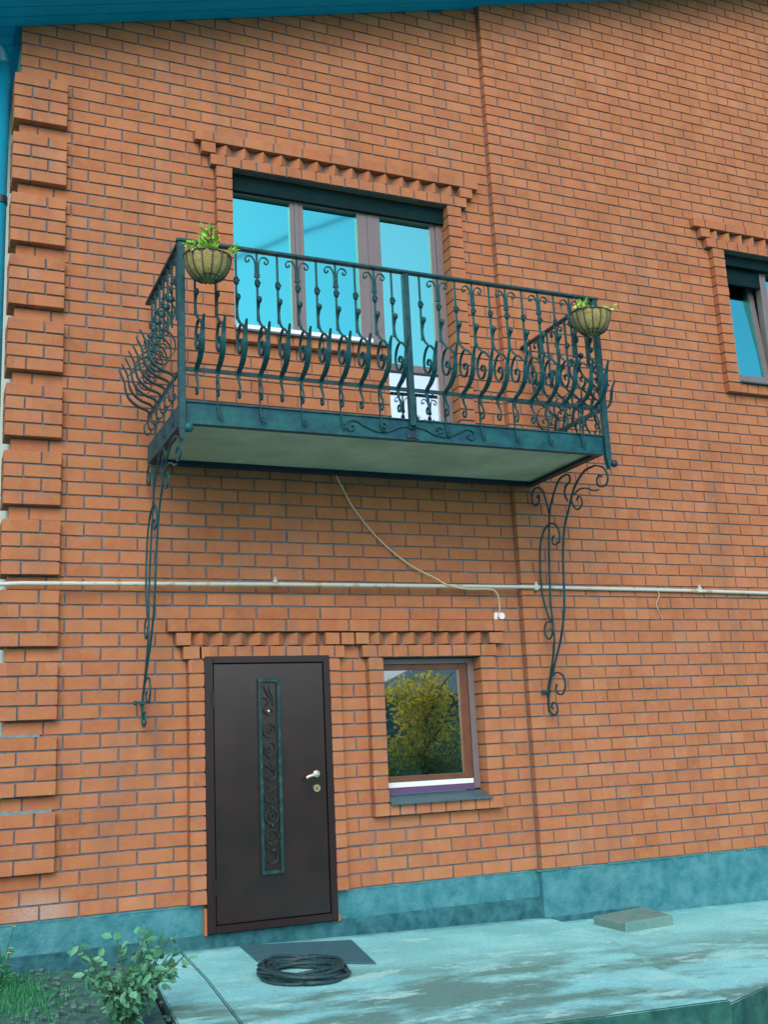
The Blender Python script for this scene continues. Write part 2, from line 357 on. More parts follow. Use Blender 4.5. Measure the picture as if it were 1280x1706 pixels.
def smooth(pts, sub=6):
    """Catmull-Rom through points"""
    P = [Vector(p) for p in pts]; P = [P[0] * 2 - P[1]] + P + [P[-1] * 2 - P[-2]]; out = []
    for i in range(1, len(P) - 2):
        for j in range(sub):
            t = j / sub; a, b, c, d = P[i - 1:i + 3]
            out.append(0.5 * (2 * b + (c - a) * t + (2 * a - 5 * b + 4 * c - d) * t * t + (3 * b - a - 3 * c + d) * t ** 3))
    out.append(P[-2]); return out

def rake(x): return 6.737 + 0.2957 * x
SEAM = 3.70

# ================================================================== GROUND
g = MB(); g.v += [(-300, -300, -0.62), (300, -300, -0.62), (300, 300, -0.62), (-300, 300, -0.62)]; g.f.append((0, 1, 2, 3))
tag(g.build('ground', M_YARD), 'green tinted bare yard ground in front of the slab', kind='structure')

def slab(name, poly, ztop, zbot, mt, label):
    """poly in plan; top height ztop(x,y); subdivided for slight unevenness"""
    bm = bmesh.new(); vs = [bm.verts.new((x, y, 0)) for x, y in poly]; f = bm.faces.new(vs)
    r = bmesh.ops.extrude_face_region(bm, geom=[f]); top = [v for v in r['geom'] if isinstance(v, bmesh.types.BMVert)]
    for v in vs: v.co.z = zbot
    for v in top: v.co.z = ztop(v.co.x, v.co.y)
    bmesh.ops.recalc_face_normals(bm, faces=bm.faces)
    tops = [e for e in bm.edges if e.verts[0].co.z > zbot + 0.05 and e.verts[1].co.z > zbot + 0.05]
    bmesh.ops.bevel(bm, geom=tops, offset=0.007, segments=2, affect='EDGES')
    for f_ in bm.faces:
        f_.normal_update()
        if abs(f_.normal.z) < 0.4: f_.material_index = 1  # upright faces take the darker green edge colour
    me = bpy.data.meshes.new(name); bm.to_mesh(me); bm.free(); me.materials.append(mt); me.materials.append(M_SLABEDGE)
    o = bpy.data.objects.new(name, me); COL.objects.link(o); return tag(o, label, kind='structure')
zs1 = lambda x, y: -0.268 - 0.026 * x + 0.012 * y
# the near slab is cast in panels with joints between them
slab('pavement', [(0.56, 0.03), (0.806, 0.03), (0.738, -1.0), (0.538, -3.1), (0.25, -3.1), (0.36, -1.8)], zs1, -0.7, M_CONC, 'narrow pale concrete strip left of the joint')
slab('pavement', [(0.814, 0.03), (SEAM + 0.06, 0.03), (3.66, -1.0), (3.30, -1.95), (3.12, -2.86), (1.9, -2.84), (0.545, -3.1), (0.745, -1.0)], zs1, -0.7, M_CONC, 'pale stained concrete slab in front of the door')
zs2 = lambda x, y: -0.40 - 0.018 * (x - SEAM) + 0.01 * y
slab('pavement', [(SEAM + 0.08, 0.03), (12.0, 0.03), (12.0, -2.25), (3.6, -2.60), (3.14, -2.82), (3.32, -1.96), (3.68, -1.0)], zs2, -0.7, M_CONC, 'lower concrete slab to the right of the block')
slab('soil', [(0.53, 0.03), (0.33, -1.8), (0.22, -3.2), (-4, -3.4), (-4, 0.5), (-0.5, 0.5), (-0.42, 0.03)], lambda x, y: -0.335 + 0.03 * (x < 0), -0.7, M_SOIL, 'dark garden soil by the house corner')

# ================================================================== HOUSE
house = empty('brick_house', (1.6, 0, 0), 'orange brick house wall with corner quoins, raking roof edge and grey plinth', 'house')

def wall_body(name, x0, x1, y0, y1, zb, ops, mt):
    xs = sorted({x0, x1, *[o[0] for o in ops], *[o[1] for o in ops]}); xs = [x for x in xs if x0 <= x <= x1]
    zt = 11.0; zz = sorted({zb, zt, *[o[2] for o in ops], *[o[3] for o in ops]})
    def solid(i, j):
        if i < 0 or j < 0 or i >= len(xs) - 1 or j >= len(zz) - 1: return False
        cx = (xs[i] + xs[i + 1]) / 2; cz = (zz[j] + zz[j + 1]) / 2
        return not any(o[0] < cx < o[1] and o[2] < cz < o[3] for o in ops)
    bm = bmesh.new(); V = {}
    def v(x, y, z):
        k = (round(x, 5), round(y, 5), round(z, 5))
        if k not in V: V[k] = bm.verts.new(k)
        return V[k]
    for i in range(len(xs) - 1):
        for j in range(len(zz) - 1):
            if not solid(i, j): continue
            a, b, c, d = xs[i], xs[i + 1], zz[j], zz[j + 1]
            for yy in (y0, y1): bm.faces.new([v(a, yy, c), v(b, yy, c), v(b, yy, d), v(a, yy, d)])
            if not solid(i - 1, j): bm.faces.new([v(a, y0, c), v(a, y1, c), v(a, y1, d), v(a, y0, d)])
            if not solid(i + 1, j): bm.faces.new([v(b, y0, c), v(b, y1, c), v(b, y1, d), v(b, y0, d)])
            if not solid(i, j - 1): bm.faces.new([v(a, y0, c), v(b, y0, c), v(b, y1, c), v(a, y1, c)])
            if not solid(i, j + 1): bm.faces.new([v(a, y0, d), v(b, y0, d), v(b, y1, d), v(a, y1, d)])
    bmesh.ops.bisect_plane(bm, geom=bm.verts[:] + bm.edges[:] + bm.faces[:], plane_co=(0, 0, rake(0) + 0.03), plane_no=(-0.2957, 0, 1), clear_outer=True)
    bmesh.ops.recalc_face_normals(bm, faces=bm.faces)
    me = bpy.data.meshes.new(name); bm.to_mesh(me); bm.free(); me.materials.append(mt)
    o = bpy.data.objects.new(name, me); COL.objects.link(o); o.parent = house; o.matrix_parent_inverse = Matrix.Translation(-Vector(house.location)); return o

# openings (x0,x1,z0,z1)
O_WIN = (2.393, 3.282, 0.588, 1.71)
O_W1 = (1.250, 3.247, 4.288, 5.71)
O_W1D = (2.603, 3.247, 3.28, 4.289)
O_W2 = (6.278, 7.752, 4.288, 5.71)
wall_body('wall', -0.383, SEAM + 0.02, 0.0095, 0.36, -0.005, [O_WIN, O_W1, O_W1D], M_MORTAR)
wall_body('wall', SEAM + 0.012, 12.0, -0.0505, 0.012, -0.005, [O_W2], M_MORTAR)
wall_body('wall', SEAM + 0.022, 12.0, 0.0125, 0.30, -0.005, [O_W2], M_MORTAR)
# side wall seen edge-on
sw = MB(); sw.box(-0.384, -0.30, 0.02, 9.0, -0.6, 6.58); sw.build('side_wall', M_CREAM, house)

# ---- bricks: list of (x0,x1,y0,y1,z0,z1)
bricks = []
J = 0.013
def piece(x0, x1, r, y0, y1, jl=True, jr=True):
    if x1 - x0 < 0.022: return
    bricks.append((x0 + (J / 2 if jl else 0), x1 - (J / 2 if jr else 0), y0, y1, r * CO + J / 2, (r + 1) * CO - J / 2))
def course(r, x0, x1, excl, off, y0, y1):
    z0, z1 = r * CO, (r + 1) * CO; iv = [(x0, x1)]
    for (a, b, c, d) in excl:
        if c < z1 - 0.01 and d > z0 + 0.01:
            nv = []
            for (p, q) in iv:
                if b <= p or a >= q: nv.append((p, q)); continue
                if a > p: nv.append((p, a))
                if b < q: nv.append((b, q))
            iv = nv
    for (p, q) in iv:
        js = []; k = math.floor((p - off) / PITCH) - 1
        while off + k * PITCH < q + PITCH:
            x = off + k * PITCH + random.uniform(-0.003, 0.003)
            if p + 0.03 < x < q - 0.03: js.append(x)
            k += 1
        e = [p] + js + [q]
        for a, b in zip(e[:-1], e[1:]): piece(a, b, r, y0 + random.uniform(-0.0012, 0.0012), y1)

QX0, QX1 = -0.436, -0.045
excl = [(-1, QX1, 0.3 + 0.5 * k, 0.7 + 0.5 * k) for k in range(12)]
D_L, D_R = 0.985, 1.957
excl += [(0.872, 2.045, -1, 1.7), (0.828, 2.092, 1.7, 1.8), (2.232, 3.427, 1.7, 1.8), (0.775, 3.500, 1.8, 1.9), (0.722, 3.515, 1.9, 2.0),
         (2.285, 3.398, 0.5, 1.7)]
excl += [(0.961, 3.557, 5.9, 6.0), (1.005, 3.500, 5.8, 5.9), (1.080, 3.436, 5.7, 5.8), (1.132, 3.370, 4.2, 5.7), (2.615, 3.370, 3.2, 4.2)]
exclR = [(5.95, 8.10, 5.9, 6.0), (6.02, 8.03, 5.8, 5.9), (6.08, 7.95, 5.7, 5.8), (6.150, 7.880, 4.2, 5.7)]
for r in range(0, 80):
    course(r, -0.396, SEAM, excl, 0.5 * PITCH if r % 2 == 0 else 0.0, 0.0, 0.075)
for r in range(0, 100):
    course(r, SEAM, 9.6, exclR, 3.831 if r % 2 == 0 else 3.831 + PITCH / 2, -0.06, 0.010)
YP = -0.062
# quoins: blocks four courses high
for k in range(12):
    for i in range(4):
        r = 3 + 5 * k + i
        cut = -0.305 if i % 2 == 0 else -0.180
        d = YP + random.uniform(-.001, .001)
        piece(QX0, cut, r, d, 0.058, jl=False); piece(cut, QX1, r, d, 0.011, jr=False)
        # return along the side wall
        bricks.append((QX0 + .001, QX0 + 0.05, 0.070, 0.19, r * CO + J / 2, (r + 1) * CO - J / 2))
quoin_back = MB()
for k in range(12):
    quoin_back.box(QX0 + 0.009, QX1 - 0.009, YP + 0.012, 0.0125, (3 + 5 * k) * CO + 0.008, (7 + 5 * k) * CO - 0.008)
    quoin_back.box(QX0 + 0.009, -0.384, 0.0125, 0.185, (3 + 5 * k) * CO + 0.008, (7 + 5 * k) * CO - 0.008)
quoin_back.build('quoin_mortar', M_MORTAR, house)

def headers(x0, x1, r, first=None, pitch=0.1305, y1=0.13):
    xs = [x0]
    x = x0 + (first or pitch)
    while x < x1 - 0.06: xs.append(x); x += pitch
    xs.append(x1)
    for a, b in zip(xs[:-1], xs[1:]): piece(a, b, r, YP + random.uniform(-.0015, .0015), y1)
def stretch(x0, x1, r, off, y1=0.06):
    xs = [x0]; k = math.ceil((x0 + 0.06 - off) / PITCH)
    while off + k * PITCH < x1 - 0.06: xs.append(off + k * PITCH); k += 1
    xs.append(x1)
    for i, (a, b) in enumerate(zip(xs[:-1], xs[1:])): piece(a, b, r, YP + random.uniform(-.0015, .0015), y1, jl=i > 0, jr=b < x1)
def pilaster(x0, x1, r0, r1, y1=0.09):
    for r in range(r0, r1): piece(x0, x1, r, YP + random.uniform(-.0015, .0015), y1, jl=False, jr=False)
teeth = []
def dogtooth(x0, x1, r, pitch=0.157):
    n = round((x1 - x0) / pitch); pp = (x1 - x0) / n
    for i in range(n): teeth.append((x0 + (i + 0.5) * pp, r, pp))
# ground floor door and window surround
pilaster(0.872, D_L - 0.002, 0, 17); pilaster(D_R + 0.002, 2.045, 0, 17)
stretch(0.722, 3.515, 19, 0.722 + 0.13)
piece(0.775, 0.895, 18, YP, 0.06); dogtooth(0.90, 1.925, 18); piece(1.930, 2.055, 18, YP, 0.06)
piece(2.060, 2.175, 18, YP, 0.06); piece(2.180, 2.300, 18, YP, 0.06); dogtooth(2.305, 3.355, 18); piece(3.362, 3.498, 18, YP, 0.06)
headers(0.828, 2.092, 17); headers(2.232, 3.427, 17)
pilaster(2.285, 2.405, 5, 17); pilaster(3.270, 3.398, 5, 17)
headers(2.405, 3.270, 5, first=0.085)
# balcony window
stretch(0.961, 3.557, 59, 0.961 + 0.15)
piece(1.005, 1.132, 58, YP, 0.06); dogtooth(1.137, 3.360, 58, 0.159); piece(3.365, 3.500, 58, YP, 0.06)
headers(1.080, 3.436, 57)
pilaster(1.132, 1.262, 42, 57, 0.13); pilaster(3.235, 3.370, 32, 57, 0.13)
headers(1.262, 2.615, 42, first=0.09, y1=0.10)
for r in range(33, 42):                    # brick apron below the fixed lights
    course(r, 1.132, 2.615, [], 0.5 * PITCH if r % 2 == 0 else 0.0, 0.001, 0.075) if r >= 32 else None
# right window: the right-hand wall stands 6 cm proud, so its trims stand 6 cm further out again
YP -= 0.06
stretch(5.95, 8.10, 59, 5.95 + 0.14, y1=0.0)
piece(6.020, 6.145, 58, YP, 0.0); headers(6.08, 7.95, 57, y1=0.07)
pilaster(6.150, 6.290, 42, 57, 0.07); pilaster(7.740, 7.880, 42, 57, 0.07); headers(6.290, 7.740, 42, first=0.09, y1=0.04)
dogtooth_right = [(6.15 + (i + 0.5) * 0.157, 58, 0.157) for i in range(11)]
YP += 0.06
# clip under the rake
bricks = [b for b in bricks if b[4] < rake((b[0] + b[1]) / 2) + 0.02]

def area(b):
    p = [project((x, b[2], z)) for x, z in ((b[0], b[4]), (b[1], b[4]), (b[1], b[5]), (b[0], b[5]))]
    if not any(-5 < q[0] < 1285 and -5 < q[1] < 1711 for q in p): return 0
    return 0.5 * abs(sum(p[i][0] * p[(i + 1) % 4][1] - p[(i + 1) % 4][0] * p[i][1] for i in range(4)))
bricks.sort(key=area, reverse=True)
NB = 286
cache = {}
for (a, b, c, d, e2, f2) in bricks[:NB]:
    key = (round((b - a) / 0.004), round((d - c) / 0.01))
    L, D, H = b - a, d - c, f2 - e2
    if key not in cache:
        cache[key] = []
        for k in range(4):
            q = MB(); q.box(-L / 2, L / 2, 0, D, -H / 2, H / 2)
            q.v = [(vx + random.uniform(-.0015, .0015), vy + random.uniform(-.0012, .0012), vz + random.uniform(-.0012, .0012)) for vx, vy, vz in q.v]
            cache[key].append(q.mesh('brick', M_BRICK, bevel=0.003))
    link_copy(random.choice(cache[key]), 'brick', ((a + b) / 2, c, (e2 + f2) / 2), house)
rest = MB()
for (a, b, c, d, e2, f2) in bricks[NB:]:
    rest.box(a, b, c, d, e2, f2)
    rest.v[-8:] = [(vx + random.uniform(-.0018, .0018), vy + random.uniform(-.0014, .0014), vz + random.uniform(-.0014, .0014)) for vx, vy, vz in rest.v[-8:]]
tag(rest.build('brickwork', M_BRICK, house), kind='stuff')
tooth = MB()
hs = 0.108 / 2 * math.sqrt(2)
tooth.prism([(-hs, 0), (0, -hs), (hs, 0), (0, hs)], 'z', -0.0445, 0.0445)
tmesh = tooth.mesh('corner_brick', M_BRICK)
tcount = 0
for (x, r, pp) in teeth: link_copy(tmesh, 'corner_brick', (x, -0.058 + hs, r * CO + 0.05), house)
for (x, r, pp) in dogtooth_right: link_copy(tmesh, 'corner_brick', (x, -0.118 + hs, r * CO + 0.05), house)
# mortar cores behind pilasters and lintels
for bx_ in (
    (0.88, D_L - 0.008, YP + 0.012, 0.0128, 0.006, 1.80),
    (D_R + 0.008, 2.037, YP + 0.012, 0.0128, 0.006, 1.705),
    (2.293, 2.397, YP + 0.012, 0.0128, 0.508, 1.705),
    (3.278, 3.390, YP + 0.012, 0.0128, 0.508, 1.705),
    (2.397, 3.278, YP + 0.012, 0.0128, 0.508, 0.592),
    (0.838, 2.082, YP + 0.012, 0.0128, 1.7055, 1.7945),
    (2.242, 3.417, YP + 0.012, 0.0128, 1.7055, 1.7945),
    (0.732, 3.505, YP + 0.012, 0.0128, 1.908, 1.992),
    (1.142, 1.254, YP + 0.012, 0.0128, 4.208, 5.705),
    (3.243, 3.360, YP + 0.012, 0.0128, 3.2, 5.705),
    (1.254, 2.607, YP + 0.012, 0.0128, 4.208, 4.292),
    (1.090, 3.426, YP + 0.012, 0.0128, 5.7055, 5.7945),
    (0.971, 3.547, YP + 0.012, 0.0128, 5.908, 5.992),
    (6.160, 6.282, YP - 0.048, -0.048, 4.208, 5.705),
    (6.282, 7.748, YP - 0.048, -0.048, 4.208, 4.292),
    (6.090, 7.94, YP - 0.048, -0.048, 5.7055, 5.7945),
    (5.96, 8.09, YP - 0.048, -0.048, 5.908, 5.992),
    ):
    core = MB(); core.box(*bx_); core.build('trim_mortar', M_MORTAR, house)
# plinth
pl = MB(); pl.box(-0.38, SEAM + 0.02, 0.004, 0.3, -0.7, -0.004); pl.box(SEAM, 12, -0.052, 0.3, -0.7, -0.004)
pl.build('plinth', M_PLINTH, house)
ft = MB(); ft.box(-0.37, SEAM + 0.005, -0.012, 0.1, -0.7, -0.205); ft.box(SEAM - 0.01, SEAM + 0.9, -0.056, 0.1, -0.7, -0.36)
ft.build('footing', M_FOOT, house, bevel=0.004)
lip = MB()
random.seed(3)
x = -0.38
while x < 12:
    w_ = random.uniform(0.05, 0.35)
    if not (0.9 < x < 2.0):
        yb = 0.0 if x + w_ < SEAM else -0.06
        lip.box(x, min(x + w_, 12), yb - random.uniform(0.000, 0.002), 0.05 + yb, -0.009 - random.uniform(0, 0.004), 0.002)
    x += w_ + random.uniform(0.0, 0.15)
tag(lip.build('mortar_lip', M_PLINTH, house), kind='stuff')
cp = MB()
for k, xr in ((0, QX1 - 0.02), (1, QX1 - 0.11)):
    zc = (7 + 5 * k) * CO
    cp = MB(); cp.prism([(YP - 0.001, zc - 0.007), (YP - 0.001, zc - 0.002), (-0.002, zc + 0.014), (0.0, zc - 0.007)], 'x', QX0 - 0.002, xr); cp.build('mortar_cap', M_CAP, house)

# roof with boarded soffit
roof = MB()
def rk(x, dz=0): return rake(x) + dz
roof.prism([(-1.15, rk(-1.15, .06)), (12.5, rk(12.5, .06)), (12.5, rk(12.5, .30)), (-1.15, rk(-1.15, .30))], 'y', -0.50, 9)
ro = roof.build('roof', M_SOFFIT, house)
y = -0.48
board = MB(); board.prism([(-1.12, rk(-1.12, .018)), (12.4, rk(12.4, .018)), (12.4, rk(12.4, .055)), (-1.12, rk(-1.12, .055))], 'y', 0, 0.112)
bmesh_ = board.mesh('soffit_board', M_SOFFIT)
while y < 0.0:
    link_copy(bmesh_, 'soffit_board', (0, y, 0), ro); y += 0.12
board2 = MB(); board2.prism([(-1.12, rk(-1.12, .018)), (-0.44, rk(-0.44, .018)), (-0.44, rk(-0.44, .055)), (-1.12, rk(-1.12, .055))], 'y', 0, 0.112)
bm2 = board2.mesh('soffit_board', M_SOFFIT)
while y < 4.0:
    link_copy(bm2, 'soffit_board', (0, y, 0), ro); y += 0.12

# ---------------------------------------------------------------- door
door = empty('door', (1.47, -0.05, -0.19), parent=house)
fr = MB()
DL, DR, DB, DT = 0.985, 1.957, -0.195, 1.722
fr.box(DL, DL + 0.062, -0.066, 0.03, DB, DT); fr.box(DR - 0.05, DR, -0.066, 0.03, DB, DT)
fr.box(DL + 0.062, DR - 0.05, -0.066, 0.03, DT - 0.05, DT); fr.box(DL + 0.062, DR - 0.05, -0.066, 0.03, DB, DB + 0.05)
fr.build('door_frame', M_DOORF, door, bevel=0.003)
lf = MB(); lf.box(DL + 0.067, DR - 0.055, -0.055, 0.02, DB + 0.054, DT - 0.055)
lf.build('door_leaf', M_DOOR, door, bevel=0.004)
hg = MB(); hg.box(DL + 0.050, DL + 0.066, -0.082, -0.066, 1.35, 1.47); hg.build('hinge', M_DOORF, door, bevel=0.002)
hg = MB(); hg.box(DL + 0.050, DL + 0.066, -0.082, -0.066, 0.05, 0.17); hg.build('hinge', M_DOORF, door, bevel=0.002)
GX0, GX1, GZ0, GZ1 = 1.382, 1.552, 0.165, 1.552
gr = MB(); t = 0.026
gr.box(GX0, GX0 + t, -0.080, -0.055, GZ0, GZ1); gr.box(GX1 - t, GX1, -0.080, -0.055, GZ0, GZ1)
gr.box(GX0 + t, GX1 - t, -0.078, -0.055, GZ1 - t, GZ1); gr.box(GX0 + t, GX1 - t, -0.078, -0.055, GZ0, GZ0 + t)
gf = gr.build('grille_frame', M_GRILLE, door, bevel=0.003)
def dpath(mb, pts, w=0.009, N=(0, 1, 0), y=-0.066, d=0.012, sub=5):
    mb.ribbon(smooth([(p[0], y, p[1]) for p in pts], sub), N, d, w)
def spiral(cx, cz, r0, r1, a0, turns, n=22, ccw=1):
    return [(cx + (r0 + (r1 - r0) * i / n) * math.cos(a0 + ccw * 2 * math.pi * turns * i / n), cz + (r0 + (r1 - r0) * i / n) * math.sin(a0 + ccw * 2 * math.pi * turns * i / n)) for i in range(n + 1)]
gc = (GX0 + GX1) / 2
gs = MB()
for k, zc in enumerate((1.33, 1.175, 1.04, 0.86, 0.70, 0.56, 0.42, 0.28)):
    s_ = 1 if k % 2 else -1
    if k in (1, 2, 5, 6):
        dpath(gs, spiral(gc, zc, 0.050, 0.046, 0, 1.0, 16), 0.010, sub=2)
        dpath(gs, spiral(gc + 0.01 * s_, zc, 0.030, 0.006, 1, 1.1, 12), 0.007, sub=2)
    else:
        dpath(gs, [(gc - 0.045 * s_, zc + 0.075), (gc - 0.01 * s_, zc + 0.05), (gc + 0.03 * s_, zc + 0.02), (gc + 0.035 * s_, zc - 0.02), (gc, zc - 0.04), (gc - 0.03 * s_, zc - 0.02), (gc - 0.015 * s_, zc + 0.002)], 0.010)
        dpath(gs, [(gc + 0.03 * s_, zc + 0.02), (gc + 0.01 * s_, zc + 0.07), (gc + 0.045 * s_, zc + 0.085)], 0.008)
dpath(gs, [(gc - 0.035, 1.50), (gc - 0.01, 1.44), (gc + 0.03, 1.39), (gc + 0.035, 1.35)], 0.009)
dpath(gs, [(gc + 0.005, 1.50), (gc + 0.01, 1.45), (gc + 0.035, 1.42)], 0.007)
gs.build('grille_scroll', M_GRILLED, door)
for zz_ in (1.315, 0.985, 0.62, 0.50, 0.33):
    kb = MB(); kb.ball((gc + random.uniform(-.012, .012), -0.076, zz_), 0.011); kb.build('grille_knob', M_CHROME if zz_ == 1.315 else M_GRILLE, door, smooth=True)
hd = MB(); hd.cyl((1.822, -0.054, 0.845), (1.822, -0.070, 0.845), 0.026, 16); hd.tube(smooth([(1.822, -0.06, 0.845), (1.822, -0.105, 0.845), (1.80, -0.118, 0.843), (1.745, -0.118, 0.832), (1.728, -0.112, 0.820)], 5), 0.0105, 8)
hd.build('handle', M_CHROME, door, smooth=True)
lk = MB(); lk.cyl((1.822, -0.054, 0.742), (1.822, -0.068, 0.742), 0.027, 18); lk.build('lock', M_BRASS, door, smooth=False)
kh = MB(); kh.box(1.818, 1.826, -0.0705, -0.067, 0.73, 0.75); kh.build('keyhole', M_GRILLED, door)
for xx in (DL - 0.012, DR + 0.006):
    rs = MB(); rs.box(xx - 0.006, xx + 0.014, -0.058, 0.0, DB - 0.01, DB + (0.17 if xx < 1.2 else 0.035)); rs.build('clay_edge', M_RUST, door, bevel=0.004)

# ---------------------------------------------------------------- windows
def pane(parent, x0, x1, z0, z1, y, mt, tilt=None):
    q = MB(); q.box(x0, x1, y, y + 0.02, z0, z1); o = q.build('pane', mt, parent)
    return o
def bars(mb, x0, x1, z0, z1, y0, y1, w_, wb=None, wt=None):
    wb = wb or w_; wt = wt or w_
    mb.box(x0, x0 + w_, y0, y1, z0, z1); mb.box(x1 - w_, x1, y0, y1, z0, z1)
    mb.box(x0 + w_, x1 - w_, y0, y1, z0, z0 + wb); mb.box(x0 + w_, x1 - w_, y0, y1, z1 - wt, z1)
# ground floor window
w0 = empty('window', (2.84, 0.08, 0.6), parent=house); tag(w0, 'small ground floor window reflecting a yellow green tree')
f = MB(); f.box(2.407, 2.43, 0.068, 0.16, 0.66, 1.698); f.box(3.215, 3.268, 0.068, 0.16, 0.66, 1.698); f.box(2.43, 3.215, 0.068, 0.16, 1.655, 1.698); f.box(2.43, 3.215, 0.068, 0.16, 0.66, 0.70)
f.build('frame', M_FRAME, w0, bevel=0.002)
f = MB(); f.box(2.432, 2.470, 0.082, 0.15, 0.745, 1.653); f.box(3.138, 3.212, 0.082, 0.15, 0.745, 1.653); f.box(2.470, 3.138, 0.082, 0.15, 1.608, 1.653); f.box(2.470, 3.138, 0.082, 0.15, 0.745, 0.785)
f.build('sash', M_FRAMER, w0, bevel=0.003)
pane(w0, 2.468, 3.140, 0.783, 1.610, 0.104, M_GLASSD)
f = MB(); f.box(2.430, 3.20, 0.055, 0.084, 0.702, 0.740); f.build('sash_drip', M_WHITE, w0, bevel=0.002)
f = MB(); f.box(2.407, 3.20, 0.050, 0.0675, 0.655, 0.697); f.build('sill_trim', M_VIOLET, w0)
f = MB(); f.prism([(0.066, 0.650), (-0.098, 0.596), (-0.098, 0.582), (0.066, 0.585)], 'x', 2.410, 3.265)
f.box(3.265, 3.285, -0.098, -0.064, 0.582, 0.603)
f.build('sill', M_SILL, w0, bevel=0.001)
# balcony window and door
w1 = empty('window', (1.95, 0.08, 4.3), parent=house); tag(w1, 'wide balcony window of two cyan panes beside the balcony door')
f = MB(); Y0, Y1 = 0.068, 0.16
f.box(1.264, 1.300, Y0, Y1, 4.335, 5.698); f.box(1.795, 1.835, Y0 + 0.006, Y1, 4.40, 5.545); f.box(1.875, 1.915, Y0 + 0.006, Y1, 4.40, 5.545); f.box(1.835, 1.875, Y0, Y1, 4.39, 5.545)
f.box(1.300, 2.50, Y0, Y1, 5.545, 5.698); f.box(1.300, 2.50, Y0, Y1, 4.335, 4.39)
f.box(2.405, 2.50, Y0, Y1, 4.39, 5.545)
f.build('frame', M_FRAME, w1, bevel=0.003)
pane(w1, 1.298, 1.797, 4.388, 5.547, 0.10, M_GLASS); pane(w1, 1.913, 2.407, 4.388, 5.547, 0.10, M_GLASS)
f = MB(); f.box(1.30, 2.50, 0.045, 0.070, 4.350, 4.392); f.build('sash_drip', M_WHITE, w1)
f = MB(); f.box(1.266, 2.58, 0.020, 0.066, 4.300, 4.347); f.build('sill_trim', M_VIOLET, w1)
f = MB(); f.prism([(0.064, 4.300), (-0.092, 4.296), (-0.092, 4.284), (0.064, 4.284)], 'x', 1.266, 2.60); f.build('sill', M_SILL, w1)
d1 = empty('balcony_door', (2.9, 0.08, 3.29), parent=house)
f = MB(); f.box(2.502, 2.622, Y0, Y1, 4.3, 5.698); f.box(2.617, 2.622, Y0, Y1, 3.29, 4.3)
f.box(3.112, 3.165, Y0 + 0.01, Y1, 3.32, 5.545); f.box(3.167, 3.233, Y0, Y1, 3.29, 5.698); f.box(2.622, 3.165, Y0, Y1, 5.545, 5.698)
f.box(2.622, 3.112, Y0, Y1, 4.135, 4.20); f.box(2.622, 3.112, Y0, Y1, 3.29, 3.34)
f.build('frame', M_FRAME, d1, bevel=0.003)
pane(d1, 2.620, 3.114, 4.198, 5.547, 0.10, M_GLASSL); pn = pane(d1, 2.620, 3.114, 3.338, 4.137, 0.10, M_GLASSW); tag(pn, 'white lower panel')
q = MB(); q.box(1.262, 3.237, 0.030, 0.066, 5.555, 5.704); q.build('head_shade_panel', M_HEADSHADE, w1)  # added dark panel in place of the deep shadow under the lintel
# right upper window, left sash tilted inwards
w2 = empty('window', (7.0, 0.04, 4.3), parent=house); tag(w2, 'right upper window with its left sash tilted inwards')
f = MB(); f.box(6.292, 6.33, 0.03, 0.11, 4.335, 5.698); f.box(7.70, 7.738, 0.03, 0.11, 4.335, 5.698); f.box(6.33, 7.70, 0.03, 0.11, 5.60, 5.698); f.box(6.33, 7.70, 0.03, 0.11, 4.335, 4.40); f.box(6.86, 6.94, 0.03, 0.11, 4.40, 5.60)
f.build('frame', M_FRAME, w2, bevel=0.003)
pane(w2, 6.95, 7.70, 4.40, 5.59, 0.075, M_GLASS)
sh = MB(); zz0, zz1 = 4.41, 5.58
def slant(x0, x1, z0, z1, y0, y1):
    b = len(sh.v)
    k = lambda z: (z - zz0) * math.tan(math.radians(5))
    sh.v += [(x, yy + k(z), z) for z in (z0, z1) for yy in (y0, y1) for x in (x0, x1)]
    sh.f += [tuple(b + i for i in q) for q in ((0, 2, 3, 1), (4, 5, 7, 6), (0, 1, 5, 4), (2, 6, 7, 3), (0, 4, 6, 2), (1, 3, 7, 5))]
slant(6.335, 6.39, zz0, zz1, 0.06, 0.11); slant(6.80, 6.858, zz0, zz1, 0.06, 0.11); slant(6.39, 6.80, zz0, zz0 + 0.055, 0.06, 0.11); slant(6.39, 6.80, zz1 - 0.055, zz1, 0.06, 0.11)
sh.build('sash', M_FRAME, w2)
sh = MB(); slant(6.385, 6.805, zz0 + 0.05, zz1 - 0.05, 0.082, 0.098); sh.build('pane', M_GLASS, w2)
f = MB(); f.prism([(0.028, 4.335), (-0.16, 4.312), (-0.16, 4.300), (0.028, 4.303)], 'x', 6.293, 7.737); f.build('sill', M_SILL, w2)
# added dark panels standing for shade in the window head; room lining behind
q = MB(); q.box(6.285, 7.745, -0.03, 0.028, 5.59, 5.704); q.build('head_shade_panel', M_HEADSHADE, w2)
q = MB(); q.box(6.332, 6.858, 0.031, 0.058, 5.42, 5.598); q.build('sash_shade_panel', M_HEADSHADE, w2)  # extra dark panel added for the shaded recess above the tilted sash
rm = MB(); rm.box(6.2, 7.8, 0.34, 0.38, 4.1, 5.9); rm.build('room_lining', M_SOFFIT, house)

